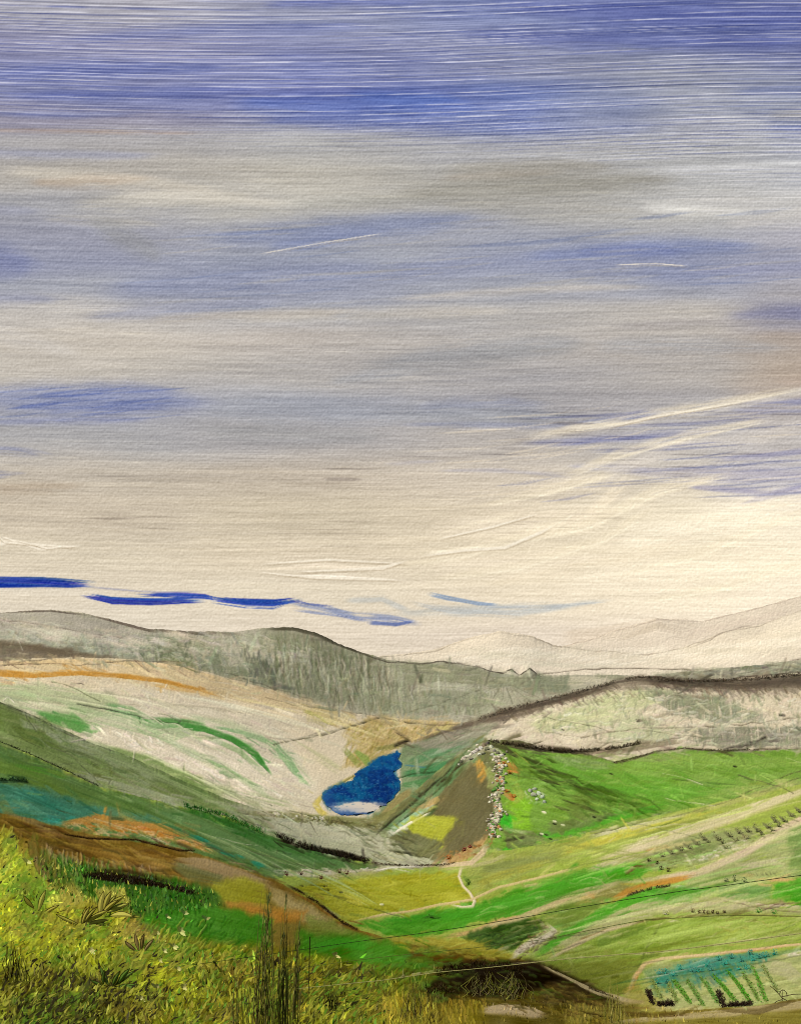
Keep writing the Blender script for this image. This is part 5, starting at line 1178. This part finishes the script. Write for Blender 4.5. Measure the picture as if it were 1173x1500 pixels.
for (x, y, r) in [(776,1160,3),(783,1157,2.6),(781,1166,3.4),(789,1164,3),(794,1169,2.8),(786,1172,2.4),(797,1176,2.2)]:
    boulder(x, y, r, 'mossy pale boulder of the outcrop standing alone in the green slope right of the wall', 'boulders of the grassy outcrop', (176,182,158))
wp = [(729,1108),(733,1118),(731,1130),(733,1142),(729,1154),(725,1166),(727,1178),(731,1188),(727,1198),(722,1208),(724,1218),(722,1228)]
m = MB(); o0, _ = at(2, 727, 1228)
for i in range(len(wp)-1):
    for j in range(19):
        t = RG.random(); x = wp[i][0]+(wp[i+1][0]-wp[i][0])*t+RG.gauss(0, 4.6); y = wp[i][1]+(wp[i+1][1]-wp[i][1])*t+RG.uniform(-2, 2)
        p, d = at(2, x, y); r = RG.uniform(1.2, 2.9)*d/FOC
        q = RG.random(); col = (206,196,168) if q < .5 else (160,150,122) if q < .7 else (104,92,68) if q < .8 else (186,132,84) if q < .88 else (92,136,54)
        m.rock(tuple(p-o0+Vector((0,0,r*.5))), r, lc(col, 16), RG.randint(0, 9999), (1.1, 1, .9))
o = m.build('stone_wall', M_rock); o.location = o0
tag(o, 'ruined dry stone wall of pale rubble running down the crag between brown and green slopes', 'wall')

# --- hedges and belts of scrub that follow the ground
def hedge(k, pts, h, wd, col, label, dens=1.6, cat='hedge', nm='hedge', jit=18, lean=0, col2=None):
    m = MB(); org, d0 = at(k, *pts[len(pts)//2]); tot = 0
    for (a, b) in zip(pts[:-1], pts[1:]):
        n = max(2, int(math.dist(a, b)*dens))
        for i in range(n):
            t = (i+RG.random())/n; x = a[0]+(b[0]-a[0])*t+RG.gauss(0, wd*.35); y = a[1]+(b[1]-a[1])*t+RG.gauss(0, wd*.35)
            if VN(x*.16, y*.16, 401) < .22: continue
            p, d = at(k, x, y); s_ = d/FOC; hh = h*RG.uniform(.4, 1.15)
            for q in range(7 if dens > 3 else 5):
                c = lc(col if (col2 is None or RG.random() < .7) else col2, jit)
                pp = p-org+Vector((RG.gauss(0,.8)*s_, RG.gauss(0,.8)*s_, RG.uniform(0,.6)*hh*s_))
                dr = Vector((RG.gauss(lean,.6), RG.gauss(0,.6), RG.uniform(.3,1)))
                m.leaf(pp, dr, hh*s_*RG.uniform(.5,.9), s_*RG.uniform(.7,1.4), c, n=2, bend=.05)
    if not m.v: return
    m.tube([at(k, a[0]+(b[0]-a[0])*t, a[1]+(b[1]-a[1])*t, h*.08*at(k, *a)[1]/FOC)[0]-org for a, b in zip(pts[:-1], pts[1:]) for t in (0,.33,.66)]+[at(k, *pts[-1])[0]-org], h*.06*d0/FOC, lc(col), 4)
    o = m.build(nm, M_veg); o.location = org; tag(o, label, cat); return o
DK = (44,36,24)
hedge(0, [(432,1303),(446,1311),(462,1321),(478,1334),(492,1345),(506,1355),(524,1363)], 3.4, 1.2, (44,32,16), 'thin dark hedge dropping along the edge of the brown bank beside the yellow field', 1.4)
hedge(1, [(405,1226),(440,1240),(470,1249),(505,1256),(540,1264)], 8, 3.5, (32,26,16), 'black ragged hedgerow along the top of the dark green field below the lake', 2.2)
hedge(1, [(545,1265),(575,1268),(610,1269),(650,1268),(668,1264)], 3.0, 1.2, (84,72,50), 'low brown hedgerow between the grey valley floor and the yellow field', 1.6)
hedge(1, [(270,1182),(300,1190),(330,1197),(362,1212),(385,1222)], 7, 4, (40,96,30), 'bright green hedge on the upper edge of the left hand green slope', 1.8)
hedge(1, [(0,1087),(40,1103),(90,1126),(145,1152)], 2.4, .8, (46,52,28), 'thin dark hedge line slanting down the green fellside on the left', 1.5)
hedge(1, [(-6,1144),(20,1143),(42,1146)], 5, 2, (36,60,34), 'dark green hedge above the teal field at the left edge', 1.8)
hedge(2, [(716,1087),(750,1092),(790,1098),(830,1102),(870,1101),(915,1095),(938,1090)], 5.5, 2.4, (66,56,38), 'long dark brown hedge along the skyline of the bright green hill', 1.8)
hedge(2, [(898,1118),(930,1110),(960,1102),(1000,1097),(1050,1100),(1110,1099)], 2.2, .8, (78,68,48), 'thin brown hedge on the crest of the green hill to the right', 1.2)
hedge(3, [(700,1056),(740,1041),(780,1031),(820,1021),(870,1008),(900,999)], 4, 3.2, (104,92,74), 'brown heather scrub fringing the ridge above the crag', 1.2, 'scrub', 'heather_scrub', lean=.4)
hedge(3, [(915,996),(940,993),(980,997),(1030,999),(1080,997),(1130,993),(1173,989)], 4, 3, (88,76,60), 'dark heather scrub along the far right ridge', 1.5, 'scrub', 'heather_scrub', lean=.3)
hedge(0, [(96,1223),(130,1229),(165,1230),(200,1231),(235,1241),(262,1247),(285,1247)], 2.2, .8, (46,30,12), 'dark twiggy hedge winding under the orange field', 1.6)
hedge(0, [(122,1285),(150,1287),(190,1291),(230,1298),(285,1311)], 8, 6, (34,24,12), 'black thicket of bramble across the green bank on the left', 1.7, 'thicket', 'bramble_thicket')
hedge(1, [(918,1313),(940,1306),(965,1300),(980,1299)], 3.5, 1.4, (80,64,44), 'short dark hedge on the bank under the orange track', 1.8)
hedge(1, [(862,1448),(878,1454),(892,1459),(905,1464)], 3, 1, (60,50,26), 'row of short brown stubs along the pale track at the bottom', 1.5)
hedge(0, [(640,1430),(665,1422),(700,1418),(740,1420),(770,1424)], 9, 9, (34,24,8), 'dark bramble thicket in the hollow at the bottom centre', 2.2, 'thicket', 'bramble_thicket')
hedge(0, [(625,1455),(645,1450),(672,1456)], 10, 6, (40,32,10), 'small black bramble clump left of the pale rushes', 2.2, 'thicket', 'bramble_clump')

def bush(k, x, y, wd, h, col, label, group=None, nm='shrub', cat='shrub', n=70, tilt=0, seed=None, mat=None, j=18):
    p, d = at(k, x, y); s_ = d/FOC; m = MB(); r = random.Random(seed or int(x*31+y))
    m.tube([(0,0,-.2*h*s_),(tilt*h*s_*.3,0,h*s_*.35)], [s_*.35, s_*.2], lc((64,48,30)), 4)
    m.rock((tilt*h*.1*s_,0,h*.2*s_), h*.22*s_, lc(col, 10, r), int(x), (wd/h*1.1,wd/h,.9))
    for i in range(n):
        a = r.uniform(0, 2*math.pi); q = r.random()**.5; z = r.random()
        rad = wd*.5*q*math.sqrt(max(.05, 1-(z-.35)**2*1.6))
        pp = Vector((math.cos(a)*rad+tilt*(z-.3)*h, math.sin(a)*rad, z*h*.9))*s_
        dr = Vector((math.cos(a)*.7, math.sin(a)*.7, r.uniform(-.1, 1)))
        m.leaf(pp, dr, s_*r.uniform(1.2, 2.8), s_*r.uniform(.9, 1.7), lc(col, j, r), n=2, bend=.1)
    o = m.build(nm, mat or M_veg); o.location = p; tag(o, label, cat, group); return o
# slanting shrubs between the pale tracks on the right
SL = [(1031,1231,4,8,-.7),(1036,1235,4,6,-.6),(1052,1231,4,10,-.8),(1058,1236,4,7,-.7),(1068,1226,5,6,-.4),(1082,1221,5,6,-.2),(1095,1219,5,6,.1),(1109,1219,4,10,-.6),(1115,1223,4,6,-.6),(1125,1213,7,5,.1),(1131,1218,6,4,.1),(1135,1205,4,8,-.4),(1140,1211,4,5,-.2),(1148,1204,5,6,-.1),(1158,1196,7,3,0),(1170,1190,5,4,0),(1021,1238,5,4,0),(1010,1243,4,4,0),(998,1246,5,4,0),(984,1251,4,4,0),(970,1255,5,4,0),(1078,1232,6,3,0),(1094,1229,6,3,0),(1064,1243,7,3,0)]
for (x, y, w_, h_, t) in SL:
    bush(1, x, y, w_*1.7, h_*1.5, (126,124,82), ordl([q[0] for q in SL], x)+' leaning olive shrub from the left between the two pale tracks', 'slanting shrubs between the tracks', n=50, tilt=t)
for (x, y, lb) in [(962,1266,'dark shrub at the crossing of tracks above the orange strip'),(968,1274,'dark shrub just below the track crossing, over the orange strip'),(950,1262,'brownish shrub at the left end of the slanting shrub rows'),(978,1277,'small dark shrub at the right of the track crossing')]:
    bush(1, x, y, 5, 5, (84,70,44), lb, n=50)
for (x, y, h_, lb) in [(1063,1292,7,'leftmost of three grey green shrubs above the right hand meadow'),(1075,1291,10,'tallest and middle of three grey green shrubs above the right hand meadow'),(1089,1292,7,'rightmost of three grey green shrubs above the right hand meadow')]:
    bush(1, x, y, 6, h_, (124,136,88), lb, n=50)
PL = [(1014,1337,8),(1024,1338,5),(1030,1338,9),(1036,1339,6),(1043,1338,5),(1050,1339,4),(1060,1337,3)]
for i, (x, y, h_) in enumerate(PL):
    bush(1, x, y, 4, h_, (112,96,62), ordl([q[0] for q in PL], x)+' small brown plant from the left along the top of the olive pasture', 'plants along the pasture edge', n=40)
for (x, y, lb) in [(974,1340,'pale tufted shrub with dark base beside the pasture corner'),(1110,1337,'small green shrub on the thin track at the right'),(1133,1339,'bright green little bush near the right end of the thin track')]:
    bush(1, x, y, 9, 7, (196,190,150) if x < 1000 else (96,150,60), lb, n=50)
for (x, y, w_, lb) in [(420,1283,8,'dark reddish shrub at the left end of the pale track'),(441,1282,8,'low reddish scrub second along the pale track'),(470,1288,9,'brown red shrub hanging below the pale track'),(497,1279,7,'tallest reddish shrub standing on the pale track'),(508,1281,9,'reddish twiggy shrub right of the tallest one on the pale track')]:
    bush(1, x, y, w_, 6, (84,48,34), lb, n=50)
for (x, y, w_, lb) in [(680,1247,6,'crimson flowering shrub at the foot of the crag'),(688,1243,5,'small red flowering shrub right of the crimson one at the crag foot'),(656,1258,9,'rusty orange shrub at the left end of the scree')]:
    bush(2, x, y, w_, 5, (132,44,44) if x > 670 else (176,104,48), lb, n=60)
for (x, y, od) in [(738,1120,'topmost'),(746,1133,'second highest'),(742,1160,'third highest'),(752,1168,'lowest')]:
    bush(2, x, y, 8, 4, (196,118,54), od+' orange bracken tuft on the green slope just right of the stone wall', 'orange bracken tufts beside the wall', 'bracken', 'bracken', n=46)
bush(1, 686, 1296, 6, 9, (96,120,44), 'dark green shrub beside the bend of the pale footpath', n=70)
bush(1, 632, 1345, 14, 4, (48,74,26), 'small dark bush alone in the bright green meadow', n=60)

# crop plot
def croprow(a, b, col, label):
    m = MB(); org, d0 = at(1, *b); n = 60
    for i in range(n):
        t = i/(n-1); x = a[0]+(b[0]-a[0])*t+RG.gauss(0,2.1); y = a[1]+(b[1]-a[1])*t+RG.gauss(0,.6)
        p, d = at(1, x, y); s_ = d/FOC
        for q in range(5):
            m.leaf(p-org+Vector((RG.gauss(0,1.1)*s_,RG.gauss(0,1)*s_,.3*s_)), (RG.gauss(-.3,.5), RG.gauss(0,.5), RG.uniform(.2,1)), s_*RG.uniform(1.8,3.6), s_*RG.uniform(1.0,2.0), lc(col, 22), n=2)
    m.tube([at(1, a[0]+(b[0]-a[0])*t, a[1]+(b[1]-a[1])*t)[0]-org for t in (0,.2,.4,.6,.8,1)], d0/FOC*.9, lc((132,128,72)), 5)
    o = m.build('crop_row', M_veg); o.location = org; tag(o, label, 'crop row', 'green crop rows in the plot')
rows = [((955,1436),(968,1464),(128,146,72)),((978,1440),(992,1468),(130,148,74)),((986,1436),(1011,1470),(84,140,40)),((1005,1436),(1031,1474),(96,136,54)),((1026,1432),(1052,1470),(96,142,58)),((1044,1428),(1076,1466),(76,142,34)),((1065,1422),(1099,1468),(66,142,26)),((1087,1424),(1111,1466),(110,144,60)),((1102,1416),(1122,1468),(84,146,42)),((1116,1414),(1139,1454),(136,152,84))]
ords = ['leftmost','second from left','third from left','fourth from left','fifth from left','fifth from right','fourth from right','third from right','second from right','rightmost']
for (a, b, c), od in zip(rows, ords): croprow(a, b, c, od+' slanting row of green crop in the plot inside the orange track')
TL = [(966,1427,8),(974,1427,6),(962,1441,7),(976,1441,5),(985,1430,9),(995,1421,8),(1012,1424,10),(1022,1424,9),(1034,1416,11),(1040,1422,8),(1052,1407,6),(1062,1413,10),(1071,1404,7),(1082,1421,10),(1092,1420,9),(1086,1409,10),(1102,1408,10),(1098,1399,6),(1112,1404,8),(1120,1402,9),(1133,1399,9)]
for i, (x, y, w_) in enumerate(TL):
    bush(1, x, y, w_*1.2, 8, (56,146,122) if i % 3 else (70,140,120), ordl([q[0] for q in TL], x)+' teal leafed shrub from the left along the top of the crop plot', 'teal shrubs along the top of the crop plot', n=60, j=14)
for (x0, y0, x1, y1, w_, lb) in [(948,1452,956,1472,5,'black leaning bush at the left corner of the crop plot'),(963,1473,986,1472,4,'low black hedge piece at the bottom left of the crop plot'),(1050,1456,1064,1482,7,'large black bush at the bottom middle of the crop plot'),(1066,1474,1100,1472,4,'low dark hedge piece right of the large black bush')]:
    hedge(1, [(x0,y0),((x0+x1)/2,(y0+y1)/2),(x1,y1)], 6, w_, (44,32,24), lb, 4, 'bush', 'dark_bush')
bush(1, 982, 1473, 4, 9, (44,32,24), 'small pointed black bush on the low hedge at the plot corner', n=50)

# bare twig shrub, lower right corner
p, d = at(1, 1145, 1478); s_ = d/FOC; m = MB()
for (a, b) in [((0,0),(0,28)),((0,16),(28,-2)),((0,16),(-18,34)),((0,14),(-15,6)),((0,18),(30,22)),((0,28),(6,24)),((6,24),(7,18)),((-4,22),(0,28))]:
    m.tube([(a[0]*s_,0,a[1]*s_),((a[0]+b[0])/2*s_+.3*s_,s_,(a[1]+b[1])/2*s_+s_),(b[0]*s_,0,b[1]*s_)], [s_*.7, s_*.45], lc((84,72,50)), 5)
o = m.build('twig_shrub', M_wood); o.location = p; tag(o, 'bare crooked twig shrub on the pale ground at the bottom right', 'shrub')

# --- near bank: tall stalk clumps
def stalks(x, y0, y1, wd, n, label, col=(98,88,46), group=None, top=None, k=0, fan=.5, nm='grass_clump', d_=None, thick=.55, feather=0):
    p, d = at(k, x, min(y0, 1640));
    s_ = d/FOC; H = (y0-y1)*s_; root = empty(nm, p); tag(root, label, 'tall grass', group)
    dx = ((top if top is not None else x)-x)*s_
    for q in range(2):
        m = MB()
        for i in range(n):
            f = RG.gauss(0, .5); h = H*RG.uniform(.45, 1)
            b = Vector((f*wd*.8*s_, RG.gauss(0, 2)*s_, -.5*s_)); e = Vector((f*wd*fan*s_+dx*h/H, RG.gauss(0, 2)*s_, h))
            mid = (b+e)/2+Vector((RG.gauss(0, wd*.18)*s_-dx*.18, 0, 0)); q1 = b.lerp(mid, .5)+Vector((RG.gauss(0, wd*.08)*s_, 0, 0))
            m.tube([b, q1, mid, mid.lerp(e, .5)+Vector((RG.gauss(0, wd*.05)*s_, 0, 0)), e], [thick*s_, thick*.8*s_, .25*thick*s_], lc(col if q == 0 else (132,132,52), 12), 4)
        m.build('dark_stem' if q == 0 else 'pale_stem', M_wood, parent=root)
    if feather:
        m = MB()
        for i in range(feather):
            t = RG.random(); f = RG.gauss(0, .42); wq = wd*(1-t)*.5+wd*fan*.32
            m.leaf(Vector((f*wq*s_+dx*t*t, RG.gauss(0, 2.5)*s_, H*t*.93)), (RG.gauss(0,.16)+.1, RG.gauss(0,.15), 1), s_*RG.uniform(7, 17), s_*RG.uniform(1.4, 3.2), lc(RG.choice([(116,120,52),(96,102,44),(130,128,60)]), 12), n=2, bend=.0)
        m.build('foliage', M_near, parent=root)
    return root
stalks(388, 1515, 1289, 26, 20, 'tallest clump of dark dry grass stalks, leftmost of the group at bottom centre', top=394, fan=.4, thick=.6, feather=90)
stalks(413, 1515, 1304, 13, 11, 'narrow dark stalk clump leaning right, middle of the tall grass group', top=419, fan=.35, thick=.65, feather=50)
stalks(432, 1500, 1324, 12, 8, 'shorter dark stalk clump with pointed tip, right of the tall grass group', top=441, fan=.3, thick=.55, feather=40)
stalks(350, 1510, 1425, 22, 9, 'low sparse clump of dark stalks left of the tall grass group', thick=.6)
stalks(484, 1480, 1440, 20, 10, 'short black stalk clump in the grass right of the tall stalks', col=(36,30,14), thick=.8)
stalks(605, 1492, 1425, 24, 10, 'dark thin stalks in the straw left of the hollow', thick=.6)
stalks(20, 1440, 1360, 30, 12, 'dark upright stalk clump at the left edge among the olive grass', col=(44,38,14), thick=.7)
stalks(712, 1458, 1422, 46, 14, 'pale bleached rushes on the left side of the dark hollow', col=(118,108,66), thick=.55)
stalks(752, 1464, 1420, 36, 15, 'pale bleached rushes standing close in the dark hollow, right clump', col=(110,100,60), thick=.6)
stalks(900, 1500, 1440, 24, 8, 'pale yellow stalks beside the end of the orange track', col=(172,162,84), thick=.5)
stalks(1065-170, 1496, 1430, 14, 5, 'thin yellow stalks rising at the foot of the olive pasture', col=(178,166,80), thick=.4)

# --- wire fence across the near bank
def P3(u, v, d): return Vector(tuple(P(np.float64(u), np.float64(v), np.float64(d*2.2))))
fr = empty('wire_fence', P3(455, 1447, 8.2)); tag(fr, 'three slack wires on thin dark posts crossing in front of the near bank', 'fence')
Minv = fr.location.copy()
A = [(255,1418,9.4),(400,1396,8.6),(600,1370,7.9),(800,1338,7.3),(1000,1304,6.8),(1173,1283,6.4),(1420,1250,5.9)]
B = [(255,1442,9.4),(400,1422,8.6),(600,1398,7.9),(800,1376,7.3),(945,1347,6.9),(1060,1340,6.6),(1173,1343,6.4),(1420,1345,5.9)]
Cc = [(235,1482,9.5),(400,1451,8.6),(560,1437,8.0),(640,1424,7.8),(800,1408,7.3),(960,1394,6.9),(1173,1368,6.4),(1420,1335,5.9)]
for pts, r, col in ((A, .0055, (40,52,24)), (B, .005, (84,92,40)), (Cc, .0064, (150,146,92))):
    pp = np.array(pts); us = np.linspace(pp[0,0], pp[-1,0], 60)
    m = MB(); m.tube([P3(x, np.interp(x, pp[:,0], pp[:,1])+math.sin(x*.02)*.8, np.interp(x, pp[:,0], pp[:,2]))-Minv for x in us], r, lc(col), 5)
    m.build('wire', M_wood, parent=fr)
for (x, y0, y1, d, r) in [(453,1372,1462,8.35,.012),(1415,1235,1640,5.9,.05),(250,1408,1502,9.4,.014)]:
    m = MB(); m.tube([P3(x+1, y0, d)-Minv, P3(x, (y0+y1)/2, d)-Minv, P3(x, y1+25, d)-Minv], [r*.8, r], lc((50,46,26)), 7); m.build('post', M_wood, parent=fr)

# --- broad leaved plants on the near bank
def leafy(x, y, leaves, label, col=(176,168,66), stem=None, edge=(58,44,18)):
    p, d = at(0, x, y); s_ = d/FOC; root = empty('leafy_plant', p); tag(root, label, 'plant')
    if stem:
        m = MB(); m.tube([Vector((a*s_, -2*s_, b*s_)) for a, b in stem], [s_*.9, s_*.5], lc(edge), 5); m.build('stem', M_wood, parent=root)
    for (ax, ay, ang, L_, w_) in leaves:
        t = math.radians(ang); dr = Vector((math.cos(t), RG.uniform(-.35,.1), math.sin(t))); sd = Vector((-math.sin(t), 0, math.cos(t)))
        o_ = Vector((ax*s_, -3*s_, ay*s_)); L2 = L_*s_*1.25; w2 = w_*s_*.5; n = 9; m = MB(); V = []; ed1 = []; ed2 = []
        for i in range(n+1):
            q = i/n; wd = w2*math.sin(math.pi*q)**.8; c_ = o_+dr*L2*q+sd*(math.sin(q*2.4)*w2*.5); lift = Vector((0, -math.sin(math.pi*q)*w2*.35, 0))
            a_ = c_-sd*wd; b_ = c_+sd*wd; V += [a_, c_+lift, b_]; ed1.append(a_+Vector((0,-.2*s_,0))); ed2.append(b_+Vector((0,-.2*s_,0)))
        m.tri_mesh(V, [f for i in range(n) for f in ((3*i,3*i+1,3*i+4,3*i+3),(3*i+1,3*i+2,3*i+5,3*i+4))], lc(col, 12))
        lf = m.build('leaf', M_near, parent=root)
        r_ = MB(); r_.tube(ed1, [.3*s_,.42*s_,.3*s_], lc(edge), 4); r_.tube(ed2, [.3*s_,.42*s_,.3*s_], lc(edge), 4); rb = r_.build('leaf_edge', M_wood, parent=lf)
leafy(121, 1354, [(0,0,62,26,6),(2,2,48,30,5),(4,3,28,34,7),(2,-1,10,30,6),(0,-2,-20,30,7),(0,-3,-45,28,6),(-2,-3,-62,30,7),(-1,-3,-85,26,6),(-3,0,150,30,5),(-4,-2,200,34,5),(1,1,75,22,5),(3,-1,-8,26,6)],
      'sprawling plant with long narrow outlined leaves, at the centre of the left grass bank', stem=[(-30,-12),(-14,-4),(0,0),(12,8),(26,18)])
leafy(148, 1342, [(0,0,80,30,9),(2,4,40,30,7),(5,8,66,26,8),(10,6,20,28,8),(14,2,2,30,10),(4,-2,-25,26,9),(-2,-4,-70,26,7),(8,12,34,32,7),(12,12,56,20,6)],
      'upright outlined leafy plant reaching up beside the dark green bank', stem=[(-14,-10),(0,0),(10,12),(24,24)])
leafy(58, 1334, [(0,0,70,26,7),(4,-6,30,28,5),(-6,4,120,20,6),(2,-10,-10,30,5),(0,-14,-50,26,8),(16,-22,-70,22,10),(-4,-8,200,18,5)],
      'small straggly outlined plant with crossing stems near the left edge', stem=[(-12,-16),(0,-6),(22,-4),(40,2)])
leafy(165, 1445, [(0,0,60,24,6),(4,2,35,30,6),(-4,2,110,26,6),(2,-2,10,30,6),(8,4,50,28,7),(-6,0,150,22,5),(14,4,-20,26,7),(-12,4,80,20,5)],
      'dark green outlined plant low in the grass near the bottom left', col=(96,128,40), stem=[(-20,-8),(0,0),(20,2),(38,-8)])
leafy(205, 1392, [(0,0,100,22,5),(3,0,75,24,5),(6,-2,50,22,5),(-4,0,130,18,5),(2,-6,-60,20,6)],
      'small outlined sprig by the brown patch in the grass', col=(160,136,78))

# --- pale flower heads
fl = [(268,1344,5,'pale yellow flower head high on the green patch, with a dark eye'),(243,1348,4,'small yellow flower head left of the green patch'),(300,1352,5,'pale flower head lying at the right on the green patch'),(262,1370,6,'long pale flower head in the middle of the green patch'),(228,1372,5,'slender yellow flower head over the brown patch'),(252,1392,5,'thick pale yellow flower head under the green patch'),(238,1398,4,'round yellow flower head in the olive grass'),(232,1412,4,'yellow flower head over the olive grass, lower left of the round one'),(258,1424,4,'bright yellow flower head among the olive grass'),(266,1452,6,'ring shaped yellow flower head near the bottom'),(228,1452,6,'pale forked flower head low on the bank'),(204,1468,5,'small bright flower head near the bottom of the grass'),(130,1398,6,'white curved flower head at the centre of the grass bank'),(38,1268,5,'pale flower head at the left, under the brown hill'),(489,1405,5,'pale yellow flower head beside the fence, right of the tall stalks')]
for i, (x, y, r, lb) in enumerate(fl):
    p, d = at(0, x, y); s_ = d/FOC; root = empty('flower', p); tag(root, lb, 'flower')
    m = MB(); m.tube([(0,0,-6*s_),(1*s_,0,0),(2*s_,-s_,5*s_)], [.5*s_,.4*s_], lc((92,96,30)), 5); m.build('stem', M_wood, parent=root)
    m = MB(); rr = random.Random(i)
    for q in range(7):
        a = rr.uniform(-.4, 2.2); m.leaf(Vector((2*s_, -1.5*s_, 5*s_)), (math.cos(a), -.5, math.sin(a)), r*s_*rr.uniform(1.2,2.3), r*s_*.8, lc((226,222,140), 14, rr), up=Vector((0,-1,0)), n=3, bend=.0)
    m.build('petals', M_near, parent=root)

# --- grass on the near bank: far more blades than one could count
def grass():
    n = 9500; k = 0; U = []; V = []
    G = [(-40,1225),(20,1225),(60,1300),(130,1330),(190,1345),(260,1390),(420,1405),(620,1438),(640,1530),(-40,1530)]
    u = NR.uniform(-60, 660, n*2); v = NR.uniform(1225, 1560, n*2); m = inside(G, u+NR.normal(0, 16, n*2)+NR.normal(0, 24, n*2)*(u > 540), np.minimum(v, 1500)+NR.normal(0, 12, n*2)*(v < 1480)) & (NR.random(n*2) < .35+.65*(v-1225)/280)
    u = u[m][:n]; v = v[m][:n]
    u2 = NR.uniform(550, 1180, 1300); v2 = NR.uniform(1455, 1540, 1300); m = (v2 > 1452+np.maximum(0, u2-700)*.09); u = np.append(u, u2[m]); v = np.append(v, v2[m])
    u3 = NR.uniform(45, 330, 1500); v3 = NR.uniform(1262, 1345, 1500); m = inside([(55,1250),(160,1275),(310,1305),(330,1330),(200,1345),(60,1300)], u3, v3); ng = m.sum(); u = np.append(u, u3[m]); v = np.append(v, v3[m])
    up = np.zeros(len(u)); up[-ng:] = 1; up[(u > 560)] = .8
    d = dist(0, u, v); s_ = d/FOC; B = P(u, v, d)
    N = len(u)
    h = NR.uniform(4, 11, N)*s_*(.8+.5*(v > 1400))*np.where(u > 640, .55, 1); ang = np.radians(np.where(up > .5, NR.normal(92, 12, N), 58+55*(VN(u*.02, v*.03, 501)-.5)*2*.6+NR.normal(0, 26, N)))
    D = np.stack([np.cos(ang), NR.normal(0, .25, N), np.sin(ang)], -1); wd = NR.uniform(.7, 2.3, N)*s_*(1-.4*(u > 560))*np.where(up > .5, .75, 1)
    S = np.stack([np.sin(ang), np.zeros(N), -np.cos(ang)], -1)*wd[:,None]
    B[:,2] -= s_*1.0
    cv = NR.uniform(-.15, .3, N)[:,None]*h[:,None]*np.array([1, 0, -.4])
    mid = B+D*h[:,None]*.55; tip = B+D*h[:,None]+cv
    VV = np.stack([B-S, B+S, mid-S*.8, mid+S*.8, tip-S*.12, tip+S*.12], 1)
    c = samp(land, u, v); g = NR.normal(0, 1, N)[:,None]
    c = c*(1+.16*g)+np.array([14,13,0])*(NR.random(N)[:,None] > .6)
    pal = NR.random(N); c = np.where(((pal > .9)&(u < 640))[:,None], np.array([156,154,54]), c); c = np.where(((pal > .1)&(pal < .22)&(u < 560))[:,None], np.array([96,134,34]), c); c = np.where(((pal < .05+.2*((v > 1415) & (u < 230))) & (u < 560))[:,None], np.array([44,38,12]), c)
    cc = np.repeat((lin(c)*1.5/GAIN)[:,None], 6, 1)
    q = np.arange(N)[:,None]*6
    F = np.concatenate([q+np.array([0,1,3,2]), q+np.array([2,3,5,4])], 0)
    o = np_mesh('grass', VV, F, cc, M_near, smooth=False); tag(o, 'coarse olive and straw coloured grass over the near bank', 'grass', kind='stuff')
grass()
